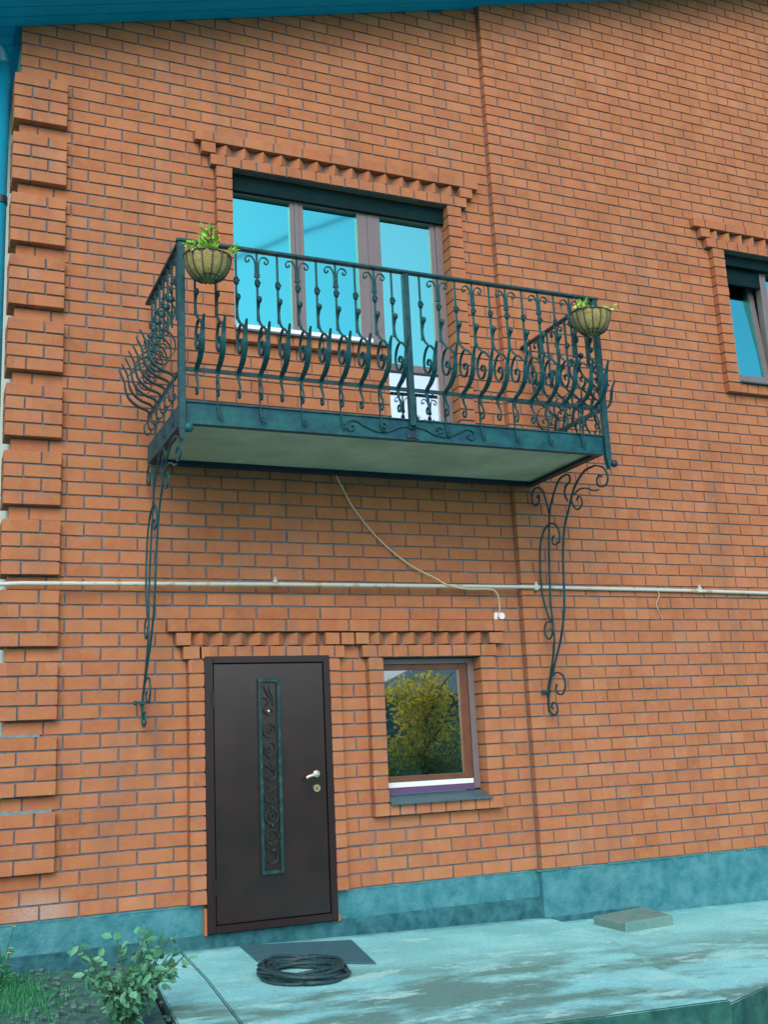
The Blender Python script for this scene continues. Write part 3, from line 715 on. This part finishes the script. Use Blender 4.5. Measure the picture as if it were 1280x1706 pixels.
# ================================================================== BALCONY
BX0, BX1, BY, ZB, ZF, ZR = 0.572, 3.878, -1.15, 3.142, 3.286, 4.405
bal = empty('balcony', (2.22, -0.06, ZB), 'wrought iron balcony with bellied balusters and concrete slab above the door', 'balcony')
q = MB(); q.box(BX0 + 0.02, BX1 - 0.02, BY + 0.02, -0.064, ZB + 0.035, ZF - 0.01); q.build('slab', M_SLAB, bal)
q = MB(); q.box(BX0, BX1, BY - 0.008, BY + 0.018, ZB, ZF); q.box(BX0 + 0.002, BX1 - 0.002, BY + 0.018, BY + 0.05, ZB + 0.001, ZB + 0.012); q.box(BX0, BX1, BY - 0.02, BY + 0.018, ZF, ZF + 0.008)
q.build('front_fascia', M_IRON2, bal)
q = MB(); q.box(BX0, BX0 + 0.018, BY + 0.019, -0.064, ZB, ZF); q.build('side_fascia', M_IRON2, bal)
q = MB(); q.box(BX1 - 0.018, BX1, BY + 0.019, -0.064, ZB, ZF); q.build('side_fascia', M_IRON2, bal)
q = MB(); q.box(BX0 + 0.018, BX0 + 0.06, BY + 0.05, -0.066, ZB + 0.002, ZB + 0.010); q.box(BX1 - 0.06, BX1 - 0.018, BY + 0.05, -0.066, ZB + 0.002, ZB + 0.010)
q.box(BX0 + 0.06, BX1 - 0.06, -0.13, -0.066, ZB + 0.001, ZB + 0.034); q.build('edge_angle', M_DARKST, bal)
def post(x, y, zt, zb, wd=0.046):
    q = MB(); h = wd / 2
    q.box(x - h, x + h, y - h, y + h, zb, zt); q.build('post', M_IRON, bal, bevel=0.004)
for px in (BX0 + 0.003, BX1 + 0.012):
    post(px, BY - 0.026, ZR, ZB - 0.05)
    q = MB(); q.prism([(px - 0.02, ZB - 0.05), (px + 0.02, ZB - 0.05), (px + 0.006, ZB - 0.12), (px - 0.006, ZB - 0.12)], 'y', BY - 0.046, BY - 0.006); q.build('post_tip', M_IRON, bal)
q = MB(); q.ball((BX0 + 0.045, BY - 0.03, ZB - 0.035), 0.034, 0.03, 0.034, 10, 6); q.build('bracket_knob', M_IRON2, bal, smooth=True)
q = MB(); q.ball((BX1 + 0.062, BY - 0.03, ZB - 0.075), 0.030, 0.026, 0.030, 10, 6); q.box(BX1 + 0.02, BX1 + 0.05, BY - 0.036, BY - 0.024, ZB - 0.08, ZB - 0.07); q.build('bracket_knob', M_DARKST, bal, smooth=True)
post(2.236, BY - 0.026, ZR, ZF - 0.05)
q = MB(); q.box(BX0 - 0.03, BX1 + 0.045, BY - 0.055, BY - 0.008, ZR, ZR + 0.022); q.build('handrail', M_IRON, bal, bevel=0.004)
for px in (BX0 + 0.003, BX1 + 0.012):
    q = MB(); q.box(px - 0.022, px + 0.022, BY - 0.008, -0.064, ZR, ZR + 0.022); q.build('handrail', M_IRON, bal, bevel=0.004)
q = MB(); q.box(BX0 + 0.02, BX1 - 0.01, BY - 0.034, BY - 0.020, 3.495, 3.522); q.build('lower_rail', M_IRON, bal)
for px in (BX0 + 0.003, BX1 + 0.003):
    q = MB(); q.box(px - 0.007, px + 0.007, BY - 0.01, -0.07, 3.495, 3.522); q.build('lower_rail', M_IRON, bal)

# baluster parts in local space: s along rail (x), outwards = -y, z absolute minus ZB
def mk_baluster(scroll):
    parts = {}
    b = MB(); b.box(-0.0065, 0.0065, -0.0065, 0.0065, 3.90, ZR)
    if scroll:
        for s_ in (-1, 1):
            h_ = MB(); h_.ribbon(smooth([(0.012 * s_, 0, 4.235), (0.014 * s_, 0, 4.33), (0.035 * s_, 0, 4.372), (0.066 * s_, 0, 4.374), (0.083 * s_, 0, 4.352), (0.074 * s_, 0, 4.330), (0.056 * s_, 0, 4.336), (0.058 * s_, 0, 4.350)], 5), (0, 1, 0), 0.012, 0.0085)
            parts['top_scroll' + ('' if s_ < 0 else '.001')] = (h_, False)
        h_ = MB(); h_.box(-0.019, 0.019, -0.009, 0.009, 4.222, 4.246); parts['collar'] = (h_, False)
        h_ = MB(); h_.ribbon(smooth([(0, 0.004, 3.50), (0, 0.006, 3.40), (0, -0.004, 3.28), (0.004, -0.006, 3.22), (0.012, -0.006, 3.19), (0.030, -0.006, 3.185), (0.032, -0.006, 3.210), (0.014, -0.006, 3.214)], 5), (0, 1, 0), 0.010, 0.009)
        parts['drop_bar'] = (h_, False)
    parts['bar'] = (b, False)
    r = MB(); r.ball((0, -0.004, 4.178), 0.021, 0.013, 0.036, 8, 6)
    for k in range(5):
        a = 2 * math.pi * k / 5; r.ball((0.015 * math.cos(a), -0.016, 4.178 + 0.018 * math.sin(a)), 0.008, 0.006, 0.009, 6, 4)
    parts['rosette'] = (r, True)
    c = MB()
    # volute knob turning into the S-bar that springs outwards to the strap
    c.ribbon(smooth([(0, -0.034, 4.030), (0, -0.022, 4.036), (0, -0.018, 4.052), (0, -0.032, 4.064), (0, -0.046, 4.052), (0, -0.046, 4.032), (0, -0.030, 4.014), (0, -0.014, 3.985), (0, -0.014, 3.94), (0, -0.034, 3.885), (0, -0.085, 3.835), (0, -0.150, 3.79), (0, -0.184, 3.755)], 5), (1, 0, 0), 0.016, 0.009)
    c.ball((0, -0.038, 4.044), 0.020, 0.026, 0.025, 8, 6)
    parts['volute_bar'] = (c, False)
    d = MB()
    d.ribbon(smooth([(0, -0.160, 3.785), (0, -0.110, 3.822), (0, -0.050, 3.805), (0, -0.012, 3.745), (0, -0.016, 3.670), (0, -0.058, 3.625), (0, -0.108, 3.640), (0, -0.122, 3.690), (0, -0.092, 3.722), (0, -0.066, 3.700), (0, -0.080, 3.678)], 6), (1, 0, 0), 0.019, 0.006)
    parts['inner_scroll'] = (d, False)
    e = MB(); pth = smooth([(0, -0.246, 3.805), (0, -0.222, 3.760), (0, -0.202, 3.710), (0, -0.194, 3.650), (0, -0.168, 3.590), (0, -0.110, 3.540), (0, -0.040, 3.512), (0, -0.020, 3.480), (0, -0.034, 3.430), (0, -0.058, 3.385), (0, -0.050, 3.335), (0, -0.020, 3.330), (0, -0.008, 3.360), (0, -0.028, 3.380)], 5)
    n = len(pth); wn = [0.013 + 0.024 * math.sin(math.pi * min(1, i / (n * 0.62))) for i in range(n)]
    e.ribbon(pth, (1, 0, 0), wn, [0.009] * n)
    parts['belly_strap'] = (e, False)
    return parts
meshes = {}
for sc_ in (False, True):
    for nm, (mb, sm) in mk_baluster(sc_).items():
        meshes[(sc_, nm)] = mb.mesh(nm.split('.')[0], M_IRON, smooth=sm, bevel=0.0)
def place_baluster(x, y, rz, scroll):
    e = empty('baluster', (x, y, ZB), parent=bal); e.rotation_euler = (0, 0, rz)
    for nm in [k_[1] for k_ in meshes if k_[0] == scroll]:
        o = bpy.data.objects.new(nm.split('.')[0], meshes[(scroll, nm)]); COL.objects.link(o); o.parent = e
        o.location = (0, 0, -ZB)
        if nm == 'belly_strap': o.rotation_euler = (0, 0, random.uniform(-0.03, 0.03))
        tag(o)
    return e
lefts = [0.669, 0.812, 0.956, 1.106, 1.254, 1.400, 1.543, 1.688, 1.836, 1.986, 2.125]
rights = [2.351, 2.500, 2.645, 2.790, 2.936, 3.080, 3.224, 3.370, 3.512, 3.658, 3.795]
for i, x in enumerate(lefts): place_baluster(x, BY - 0.027, 0, i % 2 == 1)
for i, x in enumerate(rights): place_baluster(x, BY - 0.027, 0, i % 2 == 1)
for i in range(7):
    y = BY + 0.11 + i * 0.137
    place_baluster(BX0 + 0.003, y, -math.pi / 2, i % 2 == 1)     # outwards = -x
    place_baluster(BX1 + 0.003, y, math.pi / 2, i % 2 == 1)      # outwards = +x
# relief scroll on the fascia
rl = MB(); yy = BY - 0.014
def rel(pts, w_=0.010): rl.ribbon(smooth([(p[0], yy, p[1]) for p in pts], 5), (0, 1, 0), 0.012, w_)
for s_ in (-1, 1):
    c0 = 2.236
    rel([(c0 + s_ * .02, 3.243), (c0 + s_ * .10, 3.228), (c0 + s_ * .19, 3.190), (c0 + s_ * .27, 3.185), (c0 + s_ * .36, 3.215), (c0 + s_ * .43, 3.250), (c0 + s_ * .485, 3.245), (c0 + s_ * .505, 3.21), (c0 + s_ * .485, 3.178), (c0 + s_ * .45, 3.185), (c0 + s_ * .445, 3.208), (c0 + s_ * .465, 3.214)])
    rel([(c0 + s_ * .19, 3.196), (c0 + s_ * .235, 3.215), (c0 + s_ * .245, 3.238), (c0 + s_ * .215, 3.250), (c0 + s_ * .195, 3.232), (c0 + s_ * .212, 3.222)], 0.008)
rl.ball((2.236, yy - 0.004, 3.232), 0.03, 0.012, 0.016, 10, 6)
rl.box(2.19, 2.212, yy - 0.005, yy + 0.008, 3.150, 3.215); rl.box(2.262, 2.284, yy - 0.005, yy + 0.008, 3.150, 3.215)
rl.build('scroll_relief', M_IRON, bal)
q = MB(); q.box(2.213, 2.261, yy - 0.004, yy + 0.006, 3.155, 3.205); q.build('relief_plate', M_DARKST, bal)

# scroll brackets under the two ends (drawn in the y,z plane)
def bracket(x, flip=False):
    e = empty('bracket', (x, -0.05, 1.25), parent=bal)
    L = {
     'outer_bar': ([(-1.02, 3.09), (-0.88, 3.085), (-0.77, 3.03), (-0.69, 2.96), (-0.60, 2.82), (-0.525, 2.70), (-0.475, 2.52), (-0.45, 2.31), (-0.43, 2.10), (-0.40, 1.97), (-0.33, 1.80), (-0.24, 1.66), (-0.14, 1.50), (-0.085, 1.38), (-0.07, 1.24)], 0.014),
     'inner_bar': ([(-0.60, 2.90), (-0.565, 2.97), (-0.60, 3.03), (-0.655, 3.05), (-0.655, 3.10), (-0.60, 3.12), (-0.50, 3.10), (-0.40, 3.00), (-0.32, 2.86), (-0.27, 2.60), (-0.24, 2.34), (-0.225, 2.12), (-0.235, 1.92), (-0.235, 1.80), (-0.19, 1.66), (-0.13, 1.52), (-0.08, 1.40), (-0.065, 1.26)], 0.013),
     'crown_scroll': ([(-1.02, 3.09), (-1.12, 3.05), (-1.17, 2.98), (-1.16, 2.92), (-1.10, 2.90), (-1.04, 2.925), (-1.03, 2.975), (-1.07, 3.00), (-1.10, 2.975)], 0.012),
     'cross_scroll': ([(-0.70, 2.93), (-0.78, 2.955), (-0.88, 2.94), (-0.97, 2.90), (-1.04, 2.89)], 0.011),
     'hook_scroll': ([(-0.655, 2.90), (-0.68, 2.84), (-0.73, 2.80), (-0.79, 2.82), (-0.80, 2.87), (-0.76, 2.90), (-0.73, 2.875)], 0.011),
     'wall_scroll': ([(-0.14, 3.03), (-0.175, 3.05), (-0.17, 2.99), (-0.12, 2.97), (-0.07, 3.00), (-0.065, 3.07), (-0.13, 3.12), (-0.23, 3.08), (-0.285, 2.96), (-0.31, 2.86)], 0.012),
     'side_bow': ([(-0.36, 2.66), (-0.33, 2.64), (-0.33, 2.60), (-0.37, 2.585), (-0.43, 2.60), (-0.44, 2.67), (-0.40, 2.74), (-0.31, 2.77), (-0.20, 2.72), (-0.13, 2.60), (-0.105, 2.42), (-0.104, 2.26), (-0.125, 2.14), (-0.17, 2.02), (-0.205, 1.96)], 0.012),
     'side_ring': ([(-0.205, 1.96), (-0.14, 1.965), (-0.10, 1.92), (-0.11, 1.86), (-0.155, 1.825), (-0.205, 1.85), (-0.21, 1.89), (-0.18, 1.905)], 0.011),
     'foot_scroll': ([(-0.15, 1.515), (-0.23, 1.545), (-0.32, 1.51), (-0.345, 1.43), (-0.30, 1.37), (-0.235, 1.37), (-0.20, 1.41), (-0.22, 1.45)], 0.012),
     'foot_curl': ([(-0.07, 1.30), (-0.09, 1.23), (-0.15, 1.205), (-0.20, 1.235), (-0.19, 1.29), (-0.14, 1.305), (-0.115, 1.275), (-0.14, 1.255)], 0.012)}
    for nm, (pts, wd) in L.items():
        q = MB(); q.ribbon(smooth([(x, p[0], p[1]) for p in pts], 6), (1, 0, 0), wd, wd)
        if x < 1: q.v = [(vx - 0.042 * (3.12 - vz) / 1.9, vy, 3.12 - (3.12 - vz) * 0.985) for vx, vy, vz in q.v]
        q.build(nm, M_IRON, e)
    if x < 1: x -= 0.036
    q = MB(); q.box(x - 0.009, x + 0.009, -0.10, -0.062, 1.385, 1.415) if x > 1 else q.box(x - 0.009, x + 0.009, -0.085, 0.0, 1.385, 1.415)
    q.box(x - 0.05, x + 0.01, -0.10, -0.075, 1.39, 1.41); q.ball((x - 0.055, -0.09, 1.40), 0.018, 0.018, 0.018); q.build('wall_fixing', M_IRON2, e)
bracket(BX0 + 0.0)
bracket(BX1 - 0.003)

# ================================================================== SMALL THINGS
# gas pipe along the wall
PZ = 2.266
gp = empty('wall_pipe', (3.0, -0.12, PZ), 'thin white painted metal pipe running along the brick wall', 'pipe')
q = MB(); q.tube([(-0.62, -0.082, 2.220), (-0.3, -0.082, 2.238), (1.5, -0.082, 2.259), (3.7, -0.082, 2.271), (5.4, -0.082, 2.262), (6.3, -0.082, 2.250), (10, -0.082, 2.21)], 0.0155, 12); q.build('pipe_run', M_PIPE, gp, smooth=True)
for cxp in (1.53, 3.83, 5.55):
    y1 = 0.0 if cxp < SEAM else -0.06
    q = MB(); q.box(cxp - 0.016, cxp + 0.016, -0.104, -0.062, PZ - 0.022, PZ + 0.026); q.box(cxp - 0.008, cxp + 0.008, -0.0625, y1 + 0.004, PZ + 0.012, PZ + 0.026); q.box(cxp - 0.010, cxp + 0.010, -0.098, -0.076, PZ + 0.026, PZ + 0.048)
    q.build('pipe_clamp', M_PIPE, gp, bevel=0.003)
q = MB()
q.tube(smooth([(5.08, -0.08, PZ + 0.01), (5.09, -0.095, PZ - 0.05), (5.06, -0.08, PZ - 0.13), (5.09, -0.075, PZ - 0.20), (5.12, -0.07, PZ - 0.27)], 5), 0.0035, 5)
tag(q.build('wire', M_CABLE), 'loose thin wire dangling from the white pipe at right', 'wire')
# cable from the balcony to the box
q = MB()
q.tube(smooth([(2.055, -0.10, 3.18), (2.075, -0.06, 3.14), (2.15, -0.035, 3.02), (2.226, -0.03, 2.887), (2.424, -0.03, 2.653), (2.678, -0.04, 2.449), (2.90, -0.06, 2.335), (2.98, -0.106, 2.275), (3.16, -0.106, 2.243), (3.38, -0.104, 2.243), (3.45, -0.09, 2.205), (3.475, -0.07, 2.13), (3.482, -0.05, 2.05)], 6), 0.0065, 7)
tag(q.build('cable', M_CABLE, smooth=True), 'ivory cable sagging from the balcony slab across the pipe', 'cable')
jb = empty('junction_box', (3.487, 0.0, 2.03), 'small white round junction box at the end of the ivory cable', 'junction box')
q = MB(); q.box(3.447, 3.500, -0.030, 0.0, 2.000, 2.062); q.build('box_body', M_WHITE, jb, bevel=0.006)
q = MB(); q.cyl((3.492, -0.030, 2.028), (3.492, -0.070, 2.028), 0.028, 16); q.build('box_cap', M_WHITE, jb, smooth=False, bevel=0.0)
# downpipe
dp = empty('downpipe', (-0.50, 0.12, -0.4), 'blue rain downpipe running down the left corner of the house', 'downpipe')
q = MB(); q.cyl((-0.505, 0.13, -0.45), (-0.505, 0.13, 6.4), 0.047, 18); q.build('pipe_run', M_GUTTER, dp, smooth=True)
q = MB()
for zc in (3.0, 5.2):
    q = MB(); q.cyl((-0.505, 0.13, zc - 0.03), (-0.505, 0.13, zc + 0.03), 0.054, 18); q.build('pipe_bracket', M_DARKST, dp)
q = MB(); q.tube(smooth([(-0.505, 0.13, 6.36), (-0.56, 0.10, 6.48), (-0.78, 0.05, 6.44)], 5), 0.05, 12); q.build('pipe_elbow', M_GUTTER, dp, smooth=True)

# hanging baskets on the rail
def basket(cx, cy, cz, seed, label):
    random.seed(seed)
    e = empty('hanging_basket', (cx, cy, cz), label, 'hanging basket', 'coir baskets hooked on the balcony corners')
    R, H = 0.153, 0.168
    q = MB(); nu, nv = 28, 9
    for i in range(nv + 1):
        t_ = i / nv; ph = t_ * math.pi / 2
        for j in range(nu):
            th = 2 * math.pi * j / nu; bulge = 1 + 0.045 * math.cos(th * 14 / 1.0) + random.uniform(-.03, .03)
            rr = (R * math.cos(ph) ** 0.75 if t_ < 1 else 0.002) * bulge
            q.v.append((cx + rr * math.cos(th), cy + rr * 0.85 * math.sin(th), cz - H * math.sin(ph) + (random.uniform(-.008, .018) if i == 0 else random.uniform(-.003, .003))))
    for i in range(nv):
        for j in range(nu): q.f.append((i * nu + j, i * nu + (j + 1) % nu, (i + 1) * nu + (j + 1) % nu, (i + 1) * nu + j))
    c = len(q.v); q.v.append((cx, cy, cz - 0.035))
    for j in range(nu): q.f.append((c, (j + 1) % nu, j))
    q.build('liner', M_COIR, e, smooth=True)
    q = MB()
    for j in range(14):
        th = 2 * math.pi * (j + 0.5) / 14
        q.tube([(cx + (R + 0.004) * math.cos(p * math.pi / 16) ** 0.75 * math.cos(th), cy + (R + 0.004) * 0.85 * math.cos(p * math.pi / 16) ** 0.75 * math.sin(th), cz - (H + 0.004) * math.sin(p * math.pi / 16)) for p in range(0, 8)], 0.0042, 5)
    q.tube([(cx + (R + 0.005) * math.cos(a * math.pi / 12), cy + (R + 0.005) * 0.85 * math.sin(a * math.pi / 12), cz) for a in range(25)], 0.005, 6)
    q.tube([(cx + (R * .55) * math.cos(a * math.pi / 8), cy + (R * .5) * math.sin(a * math.pi / 8), cz - H * 0.86) for a in range(17)], 0.005, 6)
    q.tube(smooth([(cx, cy + R * 0.85, cz), (cx, cy + R * 0.95, cz + 0.09), (cx, BY - 0.03, ZR + 0.03), (cx, BY, ZR + 0.005)], 4), 0.005, 5)
    q.build('wire_frame', M_COIRB, e)
    return e
def leaf(q, p, d, up, L, Wd):
    p = Vector(p); d = Vector(d).normalized(); s_ = d.cross(Vector(up)).normalized(); n_ = s_.cross(d)
    b = len(q.v)
    q.v += [tuple(p), tuple(p + d * L * .35 + s_ * Wd + n_ * L * .05), tuple(p + d * L * .75 + s_ * Wd * .75), tuple(p + d * L - n_ * L * .12), tuple(p + d * L * .75 - s_ * Wd * .75), tuple(p + d * L * .35 - s_ * Wd + n_ * L * .05), tuple(p + d * L * .45 - n_ * L * .04)]
    q.f += [(b, b + 1, b + 6), (b + 1, b + 2, b + 6), (b + 2, b + 3, b + 6), (b + 3, b + 4, b + 6), (b + 4, b + 5, b + 6), (b + 5, b, b + 6)]
def rv(s_=1): return Vector((random.uniform(-1, 1), random.uniform(-1, 1), random.uniform(-1, 1))) * s_
def tuft(e, cx, cy, cz, tufts, trailing):
    q = MB(); st = MB()
    for (dx, dy, h, n_, spread) in tufts:
        for k in range(n_):
            a = random.uniform(0, 6.28); r0 = random.uniform(0, spread)
            base = Vector((cx + dx + r0 * math.cos(a) * .5, cy + dy + r0 * math.sin(a) * .5, cz - 0.02))
            top = base + Vector((r0 * math.cos(a), r0 * math.sin(a) * .7, h * random.uniform(.45, 1)))
            st.tube([base, (base + top) / 2 + rv(.004), top], 0.0022, 4)
            for m_ in range(7):
                t_ = random.uniform(.25, 1.05); pp = base.lerp(top, t_)
                dd = Vector((math.cos(a) + random.uniform(-1, 1), math.sin(a) + random.uniform(-1, 1), random.uniform(-.1, 1.0)))
                leaf(q, pp, dd, rv(), random.uniform(.022, .045), random.uniform(.006, .012))
    for (dx, n_) in trailing:
        for k in range(n_):
            leaf(q, Vector((cx + dx, cy - 0.10, cz + 0.01)) + Vector((random.uniform(-.03, .03), random.uniform(-.03, .04), random.uniform(-.015, .03))), Vector((dx * 4 + random.uniform(-.6, .6), random.uniform(-1, .2), random.uniform(-.5, .8))), rv(), random.uniform(.025, .045), random.uniform(.008, .014))
    q.build('foliage', M_LEAFP, e); st.build('stem', M_STEM, e)
b1 = basket(0.703, BY - 0.24, 4.215, 5, 'coir lined hanging basket with an upright green plant, at the left balcony corner')
tuft(b1, 0.703, BY - 0.24, 4.215, [(0.01, -0.03, 0.21, 34, 0.045), (-0.02, 0.0, 0.13, 18, 0.06)], [(0.14, 22), (-0.13, 14), (-0.05, 10)])
b2 = basket(3.700, BY - 0.24, 4.185, 9, 'coir lined hanging basket with low sparse plants, at the right balcony corner')
tuft(b2, 3.700, BY - 0.24, 4.185, [(-0.045, -0.02, 0.13, 7, 0.03), (0.10, -0.02, 0.07, 7, 0.03), (0.02, -0.04, 0.03, 8, 0.09)], [(-0.15, 16), (0.12, 8)])

# doormat, hose coil, block
q = MB(); zt = lambda x, y: zs1(x, y)
pts = [(1.165, -0.66), (1.815, -1.085), (1.985, -0.24), (1.215, -0.05)]
b0 = len(q.v)
q.v += [(x, y, zt(x, y) + 0.002) for x, y in pts] + [(x, y, zt(x, y) + 0.012) for x, y in pts]
q.f += [(0, 1, 2, 3), (4, 7, 6, 5), (0, 4, 5, 1), (1, 5, 6, 2), (2, 6, 7, 3), (3, 7, 4, 0)]
tag(q.build('doormat', M_MAT, bevel=0.002), 'plain grey sheet mat lying skewed before the door', 'doormat')
hc = empty('hose_coil', (1.28, -1.16, -0.31), 'loosely coiled black hose lying on the concrete below the mat', 'hose')
random.seed(21)
for strand in range(4):
    q = MB(); pth = []
    turns = 4; ph0 = random.uniform(0, 6.28)
    for i in range(turns * 26 + 1):
        a = ph0 + 2 * math.pi * i / 26; tt = i / 26
        r_ = 0.236 + 0.032 * math.sin(tt * 2.1 + strand * 1.7) + 0.014 * math.sin(3 * a + strand)
        x = 1.285 + r_ * math.cos(a) * 0.98 + 0.012 * math.sin(tt * 3 + strand); y = -1.19 + r_ * math.sin(a) * 1.12
        z = zs1(x, y) + 0.012 + 0.013 * ((strand * 1.1 + tt * 0.8) % 4) + 0.012 * math.sin(2 * a + strand * 1.3)
        pth.append((x, y, max(z, zs1(x, y) + 0.011)))
    q.tube(pth, 0.0105, 7); q.build('hose_loop', M_COIL, hc, smooth=True)
q = MB(); q.prism([(3.98, -0.30), (4.56, -0.17), (4.47, -0.66), (3.99, -0.72)], 'z', -0.52, -0.345)
tag(q.build('concrete_block', M_STEP, bevel=0.012), 'low mossy concrete block lying against the plinth at right', 'block')

# shrub by the corner
def shrub(name, base, h, spread, nst, nl, lw, seed, label, cat, mt=M_LEAF):
    random.seed(seed); e = empty(name, base, label, cat); q = MB(); st = MB(); B_ = Vector(base)
    for k in range(nst):
        a = random.uniform(0, 6.28); lean = random.uniform(.2, 1) * spread
        top = B_ + Vector((lean * math.cos(a), lean * math.sin(a), h * random.uniform(.55, 1)))
        mid = B_.lerp(top, .5) + Vector((0, 0, h * .08)) + rv(.02)
        pth = smooth([B_ + rv(.03) * (1 if k else 0), mid, top], 5); st.tube(pth, 0.003, 4)
        for m_ in range(nl):
            pp = pth[random.randint(2, len(pth) - 1)] + rv(.03)
            dd = Vector((math.cos(a), math.sin(a), .1)) + rv(1.0)
            leaf(q, pp, dd, Vector((0, -.5, 1)) + rv(.7), random.choice((.45, .7, .9, 1.0, 1.2, 1.35)) * lw * 1.9, random.uniform(.45, 1.05) * lw * .8)
    q.build('foliage', mt, e); st.build('stem', M_STEM, e); return e
shrub('shrub', (0.10, -1.86, -0.335), 0.46, 0.34, 38, 14, 0.028, 4, 'leafy green shrub with small round leaves at the slab edge', 'shrub')
def flower_plant(base, seed, h, n_):
    random.seed(seed); e = empty('flowering_plant', base, 'wispy plant with small yellow flowers at the left house corner', 'plant')
    st = MB(); q = MB(); fl = MB(); B_ = Vector(base)
    for k in range(n_):
        top = B_ + Vector((random.uniform(-.14, .10), random.uniform(-.12, .1), h * random.uniform(.45, 1)))
        st.tube([B_, B_.lerp(top, .5) + rv(.02), top], 0.0025, 4)
        for m_ in range(9): leaf(q, B_.lerp(top, random.uniform(.05, .6)), rv() + Vector((0, 0, .3)), rv(), .05, .009)
        for m_ in range(6):
            a = m_ * 1.047; leaf(fl, top, (math.cos(a), math.sin(a), .25), (0, 0, 1), .016, .006)
    st.build('stem', M_STEM, e); q.build('foliage', M_GRASS, e); fl.build('flower', M_FLOWER, e)
flower_plant((-0.40, -0.52, -0.31), 3, 0.46, 9)
# grass and rubble
random.seed(11); q = MB()
for k in range(1700):
    x = random.gauss(-0.36, 0.16); y = random.gauss(-0.75, 0.38)
    if x > 0.25 or y > -0.04: continue
    h = random.uniform(.02, .06); a = random.uniform(0, 6.28); b = len(q.v); z = -0.303 if x < 0 else -0.337
    q.v += [(x - .003 * math.cos(a), y - .003 * math.sin(a), z), (x + .003 * math.cos(a), y + .003 * math.sin(a), z), (x + random.uniform(-.03, .03), y + random.uniform(-.03, .03), z + h)]
    q.f.append((b, b + 1, b + 2))
tag(q.build('grass', M_GRASS), 'bright green grass at the foot of the left corner', 'grass', kind='stuff')
q = MB()
for k in range(420):
    x = random.uniform(-0.55, 0.45); y = random.uniform(-2.4, -0.03); r_ = random.uniform(.005, .022)
    z = -0.303 if x < 0 else -0.337
    q.ball((x, y, z + r_ * .3), r_, r_ * random.uniform(.7, 1.1), r_ * .6, 6, 4)
tag(q.build('pebbles', M_STONE), 'scattered grey pebbles and rubble on the soil', 'pebbles', kind='stuff')

# ================================================================== ACROSS THE YARD (seen in the window glass)
tr = empty('yard_tree', (9.5, -14, -0.62), 'yellowing leafy tree across the yard, mirrored in the ground floor window', 'tree')
random.seed(31)
q = MB(); q.tube(smooth([(9.5, -14, -0.62), (9.45, -14, 0.3), (9.55, -14.05, 1.2), (9.5, -14, 2.2)], 4), [0.09, .085, .08, .075, .07, .066, .06, .056, .05, .045, .04, .03, .02], 8)
for k in range(9):
    a = random.uniform(0, 6.28); q.tube([(9.5, -14, 0.2 + k * .2), (9.5 + .5 * math.cos(a), -14 + .5 * math.sin(a), 0.5 + k * .22), (9.5 + .9 * math.cos(a), -14 + .8 * math.sin(a), 0.95 + k * .2)], [.03, .02, .008], 5)
q.build('trunk', M_BARK, tr)
q = MB(); cl = [(random.gauss(0, .45) , random.gauss(0, .4), random.uniform(-.4, 2.35)) for _ in range(85)]
for c in cl:
    for m_ in range(70):
        p = Vector((9.5 + c[0], -14 + c[1], c[2])) + Vector((random.gauss(0, .14), random.gauss(0, .14), random.gauss(0, .15)))
        leaf(q, p, rv(), rv(), random.uniform(.06, .12), random.uniform(.02, .035))
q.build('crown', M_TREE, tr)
nb = empty('neighbour_house', (14, -30, -0.62), 'dark walled neighbouring house with pale gable roof across the yard', 'house')
q = MB(); q.box(4, 20.5, -36, -28, -0.62, 2.75); q.build('wall', M_NWALL, nb)
q = MB(); q.prism([(13.4, 2.75), (22.5, 2.75), (20.5, 4.3), (17.5, 4.5)], 'y', -36.4, -27.6); q.build('roof', M_NROOF, nb)
q = MB(); q.tube([(-14 + i * 2, -14, 12.35 + 0.53 * (-20 + i * 2) + 0.0008 * (i - 10) ** 2) for i in range(3, 26)], 0.035, 6)
tag(q.build('overhead_wire', M_WIRE), 'black overhead wire crossing the yard, mirrored in the upper windows', 'wire')
